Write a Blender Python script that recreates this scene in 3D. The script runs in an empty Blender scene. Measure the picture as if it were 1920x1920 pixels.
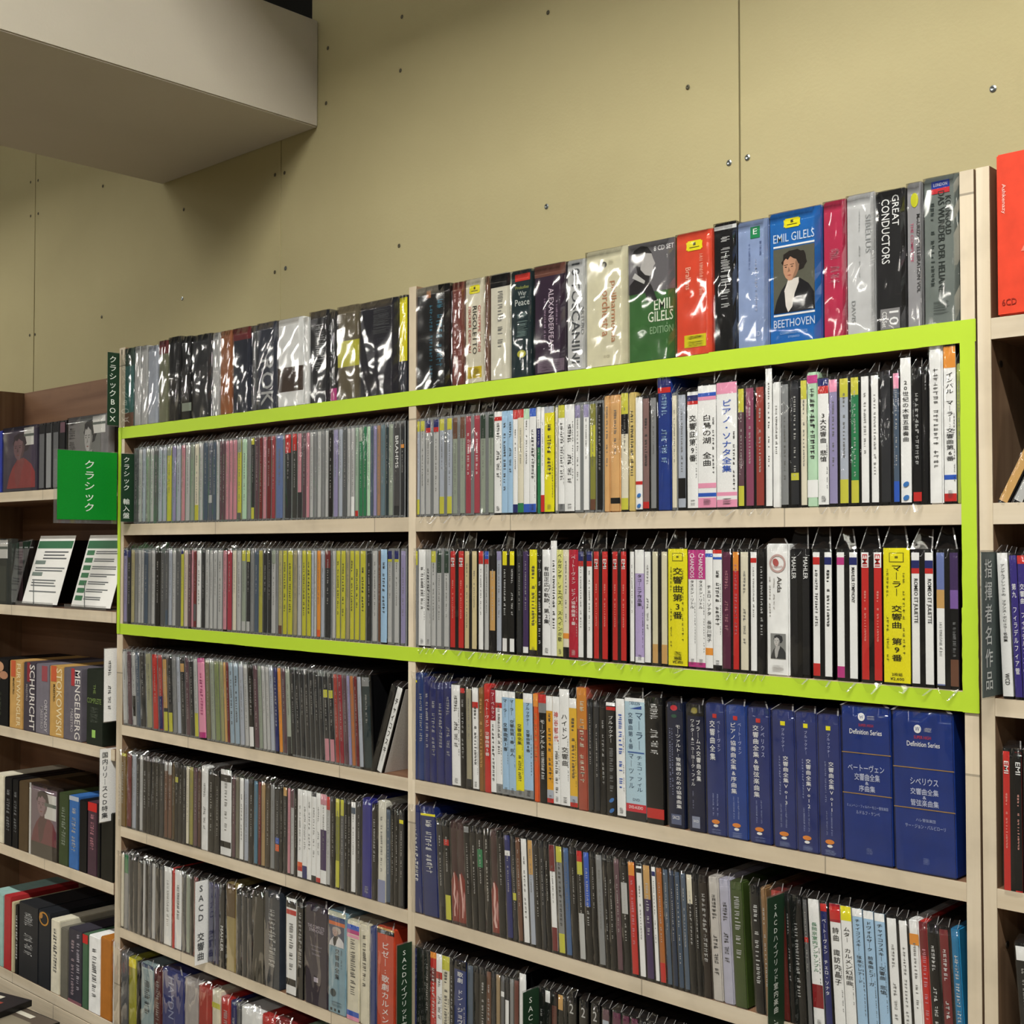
import bpy, math, random, re
from mathutils import Vector, Matrix
R = random.Random(7)
S = bpy.context.scene
COL = S.collection
MM = 0.001
EYE = 1.45                      # eye height above the floor; table heights are relative to it
PI = math.pi

# ---------------------------------------------------------------- camera
cam = bpy.data.objects.new('camera', bpy.data.cameras.new('camera'))
COL.objects.link(cam)
cam.data.sensor_width = 36; cam.data.lens = 2350 / 1920 * 36
cam.data.clip_start = 0.05; cam.data.clip_end = 60
cam.location = (0, -1.054, EYE)
cam.rotation_euler = (math.radians(90 + 1.61), 0, math.radians(43.13))
S.camera = cam

# ---------------------------------------------------------------- world, exposure
w = bpy.data.worlds.new('store_air'); S.world = w; w.use_nodes = True
w.node_tree.nodes['Background'].inputs[0].default_value = (0.95, 0.92, 0.82, 1)
w.node_tree.nodes['Background'].inputs[1].default_value = 0.045
S.view_settings.view_transform = 'Standard'
S.view_settings.look = 'None'
S.view_settings.exposure = 0.05
S.view_settings.gamma = 1.0
S.view_settings.use_curve_mapping = False

# ---------------------------------------------------------------- ceiling lamps (x, y, z above eye, length along x, watts)
LAMPS = [(-0.3, -1.02, 1.62, 1.25, 60), (-3.1, -1.02, 1.62, 1.25, 24), (2.6, -1.02, 1.62, 1.25, 30), (-5.8, -1.02, 1.62, 1.25, 30)]
for ry in (-3.1, -5.2, -7.3, -9.4):
    for rx in (-13.2, -10.4, -7.6, -4.8, -2.0, 0.8):
        LAMPS.append((rx, ry, 1.62, 1.25, 17))
TUBES = []
for i, (x, y, z, l, wt) in enumerate(LAMPS):
    ld = bpy.data.lights.new('tube_light', 'AREA'); ld.shape = 'RECTANGLE'
    ld.size = l; ld.size_y = 0.045 if i < 4 else 0.16; ld.energy = wt; ld.color = (1.0, 0.965, 0.89)
    lo = bpy.data.objects.new('tube_light', ld); COL.objects.link(lo)
    lo.location = (x, y, EYE + z); TUBES.append(lo)

# ---------------------------------------------------------------- materials
def lin(h):
    h = h.lstrip('#'); v = [int(h[i:i + 2], 16) / 255 for i in (0, 2, 4)]
    return tuple((c / 12.92 if c <= .04045 else ((c + .055) / 1.055) ** 2.4) for c in v) + (1,)
PAL = {'k': ('0d0d0f', 'black'), 'd': ('2a2c30', 'dark grey'), 'q': ('5f6164', 'mid grey'), 'g': ('8b8e90', 'grey'), 'l': ('c0c2c2', 'pale grey'),
       'w': ('f4f6f6', 'white'), 'c': ('e4dfca', 'cream'), 'y': ('ece41c', 'bright yellow'), 'Y': ('cdcb48', 'dull yellow'), 'r': ('c62b28', 'red'),
       'R': ('74262a', 'dark red'), 'p': ('cf8f9c', 'rose'), 'm': ('c03a86', 'magenta'), 'P': ('ee9fbe', 'pink'), 'v': ('9a94bc', 'lavender'),
       'V': ('43305e', 'purple'), 'b': ('2f5cc0', 'blue'), 'B': ('20296a', 'navy'), 's': ('a9cdec', 'sky blue'), 'e': ('2c8052', 'green'),
       'E': ('2a4034', 'dark green'), 'a': ('bfe2c4', 'mint'), 'n': ('6e4a38', 'brown'), 'i': ('cfa566', 'tan'), 'o': ('e6973c', 'amber'),
       'O': ('e4602a', 'orange'), 'u': ('4d5e72', 'slate blue'), 'h': ('b2bac8', 'cool grey'), 'j': ('9aa596', 'sage'), 'z': ('624650', 'mauve brown'), 't': ('2f6460', 'teal')}
def colour_name(c):
    if c in PAL: return PAL[c][1]
    r, g, b = [int(c[i:i + 2], 16) for i in (1, 3, 5)]
    best = min(PAL.values(), key=lambda v: sum((a - int(v[0][i * 2:i * 2 + 2], 16)) ** 2 for i, a in enumerate((r, g, b))))
    return best[1]
def chex(c): return PAL[c][0] if c in PAL else c.lstrip('#')
MATS = {}
def nodes(m):
    m.use_nodes = True; nt = m.node_tree; return nt, nt.nodes['Principled BSDF']
def plain(name, col, rough=.5, spec=.5, metal=0, coat=0):
    if name in MATS: return MATS[name]
    m = bpy.data.materials.new(name); nt, p = nodes(m)
    p.inputs['Base Color'].default_value = lin(col); p.inputs['Roughness'].default_value = rough
    p.inputs['Specular IOR Level'].default_value = spec; p.inputs['Metallic'].default_value = metal
    p.inputs['Coat Weight'].default_value = coat
    MATS[name] = m; return m
def ink(c):                       # printed card or paper; a little uneven so no field is perfectly flat
    h = chex(c); name = 'print_' + h
    if name in MATS: return MATS[name]
    m = bpy.data.materials.new(name); nt, p = nodes(m); L = nt.links
    tc = nt.nodes.new('ShaderNodeTexCoord'); nz = nt.nodes.new('ShaderNodeTexNoise'); nz.inputs['Scale'].default_value = 60
    nz.inputs['Detail'].default_value = 3
    oi = nt.nodes.new('ShaderNodeObjectInfo'); mr = nt.nodes.new('ShaderNodeMapRange')
    mr.inputs[1].default_value = .3; mr.inputs[2].default_value = .7; mr.inputs[3].default_value = .9; mr.inputs[4].default_value = 1.08
    mx = nt.nodes.new('ShaderNodeVectorMath'); mx.operation = 'SCALE'; mx.inputs[0].default_value = lin(h)[:3]
    L.new(tc.outputs['Object'], nz.inputs['Vector']); L.new(nz.outputs['Fac'], mr.inputs[0]); L.new(mr.outputs[0], mx.inputs['Scale'])
    L.new(mx.outputs[0], p.inputs['Base Color'])
    p.inputs['Roughness'].default_value = .5; p.inputs['Specular IOR Level'].default_value = .22
    MATS[name] = m; return m
def wood(name, axis, base, dark, joint=.36):
    m = bpy.data.materials.new(name); nt, p = nodes(m); L = nt.links; N = nt.nodes
    tc = N.new('ShaderNodeTexCoord'); mp = N.new('ShaderNodeMapping')
    sc = {'x': (2, 60, 60), 'z': (60, 60, 2)}[axis]; mp.inputs['Scale'].default_value = sc
    nz = N.new('ShaderNodeTexNoise'); nz.inputs['Scale'].default_value = 1; nz.inputs['Detail'].default_value = 6; nz.inputs['Distortion'].default_value = .6
    cr = N.new('ShaderNodeValToRGB'); cr.color_ramp.elements[0].position = .25; cr.color_ramp.elements[1].position = .72
    cr.color_ramp.elements[0].color = lin(dark); cr.color_ramp.elements[1].color = lin(base)
    L.new(tc.outputs['Object'], mp.inputs[0]); L.new(mp.outputs[0], nz.inputs['Vector']); L.new(nz.outputs['Fac'], cr.inputs[0])
    # glued lengths: each block of the strip a little different, a dark hairline at each joint
    se = N.new('ShaderNodeSeparateXYZ'); L.new(tc.outputs['Object'], se.inputs[0])
    dv = N.new('ShaderNodeMath'); dv.operation = 'DIVIDE'; dv.inputs[1].default_value = joint
    L.new(se.outputs[0 if axis == 'x' else 2], dv.inputs[0])
    oi = N.new('ShaderNodeObjectInfo'); ad = N.new('ShaderNodeMath'); ad.operation = 'ADD'
    L.new(dv.outputs[0], ad.inputs[0]); L.new(oi.outputs['Random'], ad.inputs[1])
    fl = N.new('ShaderNodeMath'); fl.operation = 'FLOOR'; L.new(ad.outputs[0], fl.inputs[0])
    wn = N.new('ShaderNodeTexWhiteNoise'); wn.noise_dimensions = '1D'; L.new(fl.outputs[0], wn.inputs['W'])
    mr = N.new('ShaderNodeMapRange'); mr.inputs[3].default_value = .84; mr.inputs[4].default_value = 1.06; L.new(wn.outputs['Value'], mr.inputs[0])
    fr = N.new('ShaderNodeMath'); fr.operation = 'FRACT'; L.new(ad.outputs[0], fr.inputs[0])
    lt = N.new('ShaderNodeMath'); lt.operation = 'GREATER_THAN'; lt.inputs[1].default_value = .004; L.new(fr.outputs[0], lt.inputs[0])
    mj = N.new('ShaderNodeMapRange'); mj.inputs[3].default_value = .55; mj.inputs[4].default_value = 1; L.new(lt.outputs[0], mj.inputs[0])
    mu = N.new('ShaderNodeMath'); mu.operation = 'MULTIPLY'; L.new(mr.outputs[0], mu.inputs[0]); L.new(mj.outputs[0], mu.inputs[1])
    vm = N.new('ShaderNodeVectorMath'); vm.operation = 'SCALE'; L.new(cr.outputs[0], vm.inputs[0]); L.new(mu.outputs[0], vm.inputs['Scale'])
    # smudges
    n2 = N.new('ShaderNodeTexNoise'); n2.inputs['Scale'].default_value = 18; n2.inputs['Detail'].default_value = 5; L.new(tc.outputs['Object'], n2.inputs['Vector'])
    m2 = N.new('ShaderNodeMapRange'); m2.inputs[1].default_value = .3; m2.inputs[2].default_value = .5; m2.inputs[3].default_value = .86; m2.inputs[4].default_value = 1; L.new(n2.outputs['Fac'], m2.inputs[0])
    v2 = N.new('ShaderNodeVectorMath'); v2.operation = 'SCALE'; L.new(vm.outputs[0], v2.inputs[0]); L.new(m2.outputs[0], v2.inputs['Scale'])
    L.new(v2.outputs[0], p.inputs['Base Color']); p.inputs['Roughness'].default_value = .6; p.inputs['Specular IOR Level'].default_value = .3
    bp = N.new('ShaderNodeBump'); bp.inputs['Strength'].default_value = .15; bp.inputs['Distance'].default_value = .001
    L.new(nz.outputs['Fac'], bp.inputs['Height']); L.new(bp.outputs[0], p.inputs['Normal'])
    MATS[name] = m; return m
PINE_X = wood('pine_edge_along', 'x', 'e4d8c2', 'cfbfa4')
PINE_Z = wood('pine_edge_upright', 'z', 'e4d8c2', 'cfbfa4', .5)
PLY_X = wood('brown_plywood_along', 'x', '8c6a50', '6c4c38', 3)
PLY_Z = wood('brown_plywood_upright', 'z', 'a08468', '7c5f48', 3)
def film(name, haze=.005, bump=1.0, scale=(30, 30, 6), base=.038, rough=.05, dist=.007):
    """Clear polypropylene bag: mostly see-through, with wrinkled glossy reflections."""
    m = bpy.data.materials.new(name); m.use_nodes = True; nt = m.node_tree; N = nt.nodes; L = nt.links
    N.remove(N['Principled BSDF']); out = N['Material Output']
    tc = N.new('ShaderNodeTexCoord'); mp = N.new('ShaderNodeMapping'); mp.inputs['Scale'].default_value = scale
    ge = N.new('ShaderNodeNewGeometry')
    nz = N.new('ShaderNodeTexNoise'); nz.inputs['Scale'].default_value = 1; nz.inputs['Detail'].default_value = 1.5; nz.inputs['Distortion'].default_value = .9
    L.new(ge.outputs['Position'], mp.inputs[0]); L.new(mp.outputs[0], nz.inputs['Vector'])
    bp = N.new('ShaderNodeBump'); bp.inputs['Strength'].default_value = bump; bp.inputs['Distance'].default_value = dist
    L.new(nz.outputs['Fac'], bp.inputs['Height'])
    gl = N.new('ShaderNodeBsdfGlossy'); gl.inputs['Roughness'].default_value = rough; L.new(bp.outputs[0], gl.inputs['Normal'])
    tr = N.new('ShaderNodeBsdfTransparent'); df = N.new('ShaderNodeBsdfDiffuse'); df.inputs[0].default_value = (.8, .8, .8, 1)
    lw = N.new('ShaderNodeLayerWeight'); lw.inputs['Blend'].default_value = .25
    mr = N.new('ShaderNodeMapRange'); mr.inputs[3].default_value = base; mr.inputs[4].default_value = .75; L.new(lw.outputs['Facing'], mr.inputs[0])
    m1 = N.new('ShaderNodeMixShader'); L.new(mr.outputs[0], m1.inputs[0]); L.new(tr.outputs[0], m1.inputs[1]); L.new(gl.outputs[0], m1.inputs[2])
    m2 = N.new('ShaderNodeMixShader'); m2.inputs[0].default_value = haze; L.new(m1.outputs[0], m2.inputs[1]); L.new(df.outputs[0], m2.inputs[2])
    L.new(m2.outputs[0], out.inputs[0]); MATS[name] = m; return m
FILM = film('clear_bag_film')
FILM_BOX = film('clear_wrap_film', .004, 1.0, (6.5, 6.5, 3.5), .12, .07, .010)
FILM_CALM = film('clear_wrap_film_taut', .004, 1.0, (8, 8, 4), .06, .05, .005)
SEAM = film('bag_seam', .2, .4, (90, 90, 90), .25, .12)
DARK = plain('black_tray_plastic', '0c0c0e', .3, .35)
CLEAR = plain('clear_tray_plastic', '7d8183', .2, .6)
LEAF = plain('white_paper', 'f0f0ec', .6)

# ---------------------------------------------------------------- meshes
def mesh(name, V, F, smooth=False):
    me = bpy.data.meshes.new(name); me.from_pydata([tuple(v) for v in V], [], F); me.update()
    if smooth: me.polygons.foreach_set('use_smooth', [True] * len(me.polygons))
    return me
def boxvf(a, b, V, F):
    o = len(V)
    V += [(a[0], a[1], a[2]), (b[0], a[1], a[2]), (b[0], b[1], a[2]), (a[0], b[1], a[2]), (a[0], a[1], b[2]), (b[0], a[1], b[2]), (b[0], b[1], b[2]), (a[0], b[1], b[2])]
    F += [tuple(o + i for i in f) for f in ((3, 2, 1, 0), (4, 5, 6, 7), (0, 1, 5, 4), (1, 2, 6, 5), (2, 3, 7, 6), (3, 0, 4, 7))]
def boxes(name, lst):
    V, F = [], []
    for a, b in lst: boxvf(a, b, V, F)
    return mesh(name, V, F)
UNIT = boxes('unit_block', [((0, 0, 0), (1, 1, 1))])
def cutbox(w, d, h, c=.0012):
    """A carton with its eight corners and twelve edges cut."""
    import bmesh
    bm = bmesh.new(); bmesh.ops.create_cube(bm, size=1)
    bmesh.ops.transform(bm, matrix=Matrix.Translation((w / 2, d / 2, h / 2)) @ Matrix.Diagonal((w, d, h, 1)), verts=bm.verts)
    bmesh.ops.bevel(bm, geom=bm.edges[:], offset=min(c, w * .2), segments=2, affect='EDGES')
    me = bpy.data.meshes.new('carton'); bm.to_mesh(me); bm.free(); return me
# jewel case in unit size: tray half, lid half, groove between, hinge notches
JEWEL = boxes('jewel_case_shell', [((0, .012, 0), (1, 1, 1)), ((0, 0, .008), (.60, .03, .992)), ((.66, .003, 0), (1, .03, .06)), ((.66, .003, .94), (1, .03, 1)), ((.70, .006, .06), (1, .03, .94))])
def obj(name, me, parent=None, m=None, loc=(0, 0, 0), sc=None, rot=None):
    o = bpy.data.objects.new(name, me); COL.objects.link(o)
    if parent: o.parent = parent
    o.location = loc
    if sc: o.scale = sc
    if rot: o.rotation_euler = rot
    if m is not None:
        if len(me.materials) == 0: me.materials.append(None)
        o.material_slots[0].link = 'OBJECT'; o.material_slots[0].material = m
    return o
def block(name, parent, m, x0, x1, y0, y1, z0, z1):        # millimetres
    return obj(name, UNIT, parent, m, (x0 * MM, y0 * MM, z0 * MM), ((x1 - x0) * MM, (y1 - y0) * MM, (z1 - z0) * MM))
def empty(name, label, cat, loc, group=None, rot=None):
    o = bpy.data.objects.new(name, None); COL.objects.link(o); o.empty_display_size = .02
    o.location = loc
    if rot: o.rotation_euler = rot
    o['label'] = label; o['category'] = cat
    if group: o['group'] = group
    return o
def sleeve_mesh(seed, peak, tab, wild=1.0):
    """Open bag, unit width and height: rippled front, tented top with seams, optional hanging tab."""
    r = random.Random(seed); V, F, mi = [], [], []
    nx, nz = 4, 14; y0 = -.0011
    for k in range(nz + 1):
        for i in range(nx + 1):
            edge = i in (0, nx)
            V.append((i / nx, y0 + (0.0006 if edge else r.uniform(-.0006, .0004) * wild), k / nz))
    for k in range(nz):
        for i in range(nx):
            a = k * (nx + 1) + i; F.append((a, a + 1, a + nx + 2, a + nx + 1)); mi.append(0)
    top = nz * (nx + 1); o = len(V)
    # tented top running back over the case
    ridge = r.uniform(.35, .6)
    for j, y in enumerate((0.004, .03, .07, .12)):
        hz = r.uniform(.25, .75) * peak * .5
        V += [(0, y, 1.001), (ridge, y, 1.004 + hz), (1, y, 1.001)]
    F += [(top, top + 2, o + 1, o), (top + 2, top + 4, o + 2, o + 1)]; mi += [0, 0]
    for j in range(3):
        a = o + j * 3; F += [(a, a + 1, a + 4, a + 3), (a + 1, a + 2, a + 5, a + 4)]; mi += [0, 0]
    # standing flap: trapezoid of film with whitish welded edges
    if peak > 0:
        a, b = r.uniform(.12, .3), r.uniform(.55, .8); p = peak * r.uniform(.75, 1.15); q = p * r.uniform(.85, 1.0)
        o = len(V); yb = .006; bow = r.uniform(.0, .006)
        V += [(0.02, y0, 1.0), (.98, y0, 1.0), (b, yb + bow, 1 + q), (a, yb, 1 + p)]
        F.append((o, o + 1, o + 2, o + 3)); mi.append(0)
        def seam(P, Q, t=.07):
            o = len(V); V.extend([(P[0] - t / 2, P[1] - .0004, P[2]), (P[0] + t / 2, P[1] - .0004, P[2]), (Q[0] + t / 2, Q[1] - .0004, Q[2]), (Q[0] - t / 2, Q[1] - .0004, Q[2])])
            F.append((o, o + 1, o + 2, o + 3)); mi.append(1)
        seam((.98, y0, 1.0), (b, yb + bow, 1 + q)); 
        if r.random() < .6: seam((.02, y0, 1.0), (a, yb, 1 + p), .05)
    if tab:
        o = len(V); t = r.uniform(.04, .075); c = r.uniform(.3, .7)
        V += [(0.02, y0, .01), (.98, y0, .01), (c + .15, -.0045, -t), (c - .1, -.005, -t * .9)]
        F.append((o, o + 3, o + 2, o + 1)); mi.append(0)
        V += [(.86, -.0016, -.002), (.98, -.0016, -.002), (c + .17, -.005, -t), (c + .08, -.005, -t)]
        F.append((o + 4, o + 7, o + 6, o + 5)); mi.append(1)
    me = mesh('plastic_sleeve', V, F, True); me.materials.append(FILM); me.materials.append(SEAM)
    me.polygons.foreach_set('material_index', mi); me.update(); return me
SL_PEAK = [sleeve_mesh(i, .075, False) for i in range(6)]
SL_WIDE = [sleeve_mesh(60 + i, .16, True) for i in range(5)]
SL_TAB = [sleeve_mesh(20 + i, (.04, .07, .1, .055)[i % 4], i % 3 > 0) for i in range(10)]
SL_LOW = [sleeve_mesh(40 + i, .05, False) for i in range(5)]
def wrap_mesh(seed):
    r = random.Random(seed); V, F = [], []; nx, nz = 6, 12
    for k in range(nz + 1):
        for i in range(nx + 1): V.append((i / nx, -.0009 + (0 if i in (0, nx) else r.uniform(-.0007, .0005)), k / nz))
    for k in range(nz):
        for i in range(nx):
            a = k * (nx + 1) + i; F.append((a, a + 1, a + nx + 2, a + nx + 1))
    t = nz * (nx + 1); o = len(V); V += [(i / nx, .06 , 1.002 + r.uniform(0, .004)) for i in range(nx + 1)]
    for i in range(nx): F.append((t + i, t + i + 1, o + i + 1, o + i))
    s = len(V)
    for k in range(nz + 1): V.append((1.004, .05, k / nz))
    for k in range(nz): F.append((k * (nx + 1) + nx, s + k, s + k + 1, (k + 1) * (nx + 1) + nx))
    me = mesh('plastic_wrap', V, F, True); me.materials.append(FILM_BOX); return me
WRAPS = [wrap_mesh(70 + i) for i in range(5)]
CALM = []
for i in range(4):
    me = wrap_mesh(90 + i); me.materials[0] = FILM_CALM; CALM.append(me)

# ---------------------------------------------------------------- lettering
TXT = {}
def text_mesh(s, mode):
    """Flat letters in the unit square (x right, z up). mode: h across, v turned to read downwards, c stacked."""
    key = (s, mode)
    if key in TXT: return TXT[key]
    cu = bpy.data.curves.new('lettering', 'FONT'); cu.body = '\n'.join(s) if mode == 'c' else s
    cu.align_x = 'CENTER'; cu.resolution_u = 2; cu.offset = .006 if mode != 'c' else .006
    if mode == 'c': cu.space_line = 1.12
    o = bpy.data.objects.new('lettering', cu); COL.objects.link(o)
    me = bpy.data.meshes.new_from_object(o.evaluated_get(bpy.context.evaluated_depsgraph_get()))
    bpy.data.objects.remove(o); bpy.data.curves.remove(cu)
    P = [tuple(v.co) for v in me.vertices]
    if not P: P = [(0, 0, 0), (1, 0, 0), (1, 1, 0)]
    if mode == 'v': P = [(y, -x, 0) for x, y, z in P]
    x0, x1 = min(p[0] for p in P), max(p[0] for p in P); y0, y1 = min(p[1] for p in P), max(p[1] for p in P)
    dx, dy = max(x1 - x0, 1e-4), max(y1 - y0, 1e-4)
    F = [tuple(p.vertices) for p in me.polygons]
    n = bpy.data.meshes.new('lettering'); n.from_pydata([((p[0] - x0) / dx, 0, (p[1] - y0) / dy) for p in P], [], F); n.update()
    bpy.data.meshes.remove(me); TXT[key] = (n, dx, dy); return TXT[key]
def put_text(parent, s, mode, x0, x1, z0, z1, c, y=-.8, name='lettering', grow=1.35):
    """Fits the words into the rectangle given in millimetres."""
    s = s.replace('_', ' ')
    me, dx, dy = text_mesh(s, mode); W, H = x1 - x0, z1 - z0
    k = min(W / dx, H / dy); sx, sz = k * dx, k * dy
    g2 = 1.6 if mode == 'c' else grow; sx = min(W, sx * g2); sz = min(H, sz * g2)
    return obj(name, me, parent, ink(c), (((x0 + x1) / 2 - sx / 2) * MM, y * MM, ((z0 + z1) / 2 - sz / 2) * MM), (sx * MM, 1, sz * MM))
def greek_mesh(seed, n, latin):
    """A column of marks too small to read: n characters' worth of strokes in the unit square."""
    r = random.Random(seed); V, F = [], []
    def q(x0, x1, z0, z1):
        o = len(V); V.extend([(x0, 0, z0), (x1, 0, z0), (x1, 0, z1), (x0, 0, z1)]); F.append((o, o + 1, o + 2, o + 3))
    for i in range(n):
        if r.random() < .12: continue
        a, b = 1 - (i + .9) / n, 1 - i / n; h = b - a
        if latin:
            q(.1, r.uniform(.6, 1), a + h * .1, a + h * r.uniform(.35, .5)); 
            if r.random() < .6: q(r.uniform(0, .4), .9, a + h * .6, a + h * .85)
        else:
            for k in range(r.choice((2, 3, 3))):
                z = a + h * r.uniform(.05, .8); q(r.uniform(0, .2), r.uniform(.75, 1), z, z + h * .13)
            for k in range(r.choice((1, 2))):
                x = r.uniform(.1, .8); q(x, x + .14, a + h * r.uniform(0, .2), a + h * r.uniform(.6, .95))
    return mesh('small_print', V, F)
GREEK = [greek_mesh(i, (14, 18, 22, 26)[i % 4], i % 2) for i in range(8)]

# ---------------------------------------------------------------- flat pictures and emblems
def disc(parent, name, c, cx, cz, rx, rz, y=-.7, n=20, th=.3, tilt=0):
    V, F = [], []
    for k in range(n):
        a = 2 * PI * k / n; X, Z = rx * math.cos(a), rz * math.sin(a)
        X, Z = X * math.cos(tilt) - Z * math.sin(tilt), X * math.sin(tilt) + Z * math.cos(tilt)
        V.append(((cx + X) * MM, y * MM, (cz + Z) * MM))
    for v in V[:n]: V.append((v[0], (y + th) * MM, v[2]))
    F = [tuple(range(n))] + [(k, n + k, n + (k + 1) % n, (k + 1) % n) for k in range(n)]
    return obj(name, mesh(name, V, F), parent, ink(c))
def poly(parent, name, c, P, y):
    return obj(name, mesh(name, [(x * MM, y * MM, z * MM) for x, z in P], [tuple(range(len(P)))]), parent, ink(c))
def portrait(p, x0, x1, z0, z1, bg='#5e5f52', hair='#241e1a', skin='#c99a7c', coat='#16161a', neck='#e4e0da', turn=0, y=-.7):
    """A plain half-length likeness of nobody in particular."""
    w, h = x1 - x0, z1 - z0; fr = block('picture', p, ink(bg), x0, x1, y, y + .4, z0, z1)
    X = lambda u: x0 + u * w
    Z = lambda v: z0 + v * h
    poly(p, 'picture_coat', coat, [(X(.0), Z(0)), (X(1), Z(0)), (X(.99), Z(.26)), (X(.86), Z(.4)), (X(.66), Z(.5)), (X(.38), Z(.5)), (X(.2), Z(.36)), (X(.08), Z(.2))], y - .05)
    poly(p, 'picture_collar', neck, [(X(.3), Z(.1)), (X(.36), Z(.0)), (X(.46), Z(.08)), (X(.52), Z(.28)), (X(.62), Z(.44)), (X(.62), Z(.52)), (X(.36), Z(.5)), (X(.27), Z(.34))], y - .1)
    blob = lambda cx, cz, rx, rz, k, seed: [(X(cx + rx * (1 + k * random.Random(seed + q).uniform(-1, 1)) * math.cos(q * PI / 12)), Z(cz + rz * (1 + k * random.Random(seed + q + 50).uniform(-1, 1)) * math.sin(q * PI / 12))) for q in range(24)]
    poly(p, 'picture_hair', hair, blob(.52, .78, .3, .18, .1, 3), y - .12)
    poly(p, 'picture_face', skin, [(X(a), Z(b)) for a, b in [(.24, .72), (.25, .62), (.3, .54), (.38, .485), (.46, .49), (.56, .55), (.62, .64), (.64, .74), (.58, .83), (.46, .87), (.33, .85), (.26, .8)]], y - .2)
    sh = '#' + ''.join('%02x' % int(int(skin.lstrip('#')[q:q + 2], 16) * .78) for q in (0, 2, 4))
    poly(p, 'picture_cheek', sh, [(X(a), Z(b)) for a, b in [(.46, .49), (.56, .55), (.62, .64), (.64, .74), (.58, .83), (.54, .76), (.55, .66), (.5, .58)]], y - .22)
    poly(p, 'picture_fringe', hair, [(X(a), Z(b)) for a, b in [(.24, .8), (.3, .84), (.36, .81), (.42, .86), (.5, .82), (.57, .8), (.62, .72), (.7, .76), (.64, .9), (.4, .95), (.25, .9)]], y - .26)
    for e in (-.09, .06): poly(p, 'picture_eye', '#2a1d18', [(X(.4 + e - .035), Z(.7)), (X(.4 + e), Z(.71)), (X(.4 + e + .035), Z(.7)), (X(.4 + e), Z(.692))], y - .28); poly(p, 'picture_brow', hair, [(X(.4 + e - .05), Z(.735)), (X(.4 + e + .05), Z(.74)), (X(.4 + e + .05), Z(.731)), (X(.4 + e - .05), Z(.727))], y - .28)
    poly(p, 'picture_mouth', '#9a5448', [(X(.33), Z(.572)), (X(.4), Z(.58)), (X(.45), Z(.572)), (X(.4), Z(.56))], y - .28)
    poly(p, 'picture_nose', sh, [(X(.38), Z(.7)), (X(.42), Z(.63)), (X(.35), Z(.618))], y - .28)
def cartouche(p, x0, x1, z0, z1, y=-.7):
    w, h = x1 - x0, z1 - z0; X = lambda u: x0 + u * w; Z = lambda v: z0 + v * h
    P = [(0, .12), (.08, .12), (.1, 0), (.9, 0), (.92, .12), (1, .12), (.97, .5), (1, .88), (.92, .88), (.9, 1), (.1, 1), (.08, .88), (0, .88), (.03, .5)]
    poly(p, 'emblem', 'y', [(X(a), Z(b)) for a, b in P], y)
    block('emblem_mark', p, ink('#4a4410'), X(.42), X(.58), y - .1, y, Z(.5), Z(.8)); block('emblem_line', p, ink('#4a4410'), X(.2), X(.8), y - .1, y, Z(.28), Z(.36))

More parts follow.
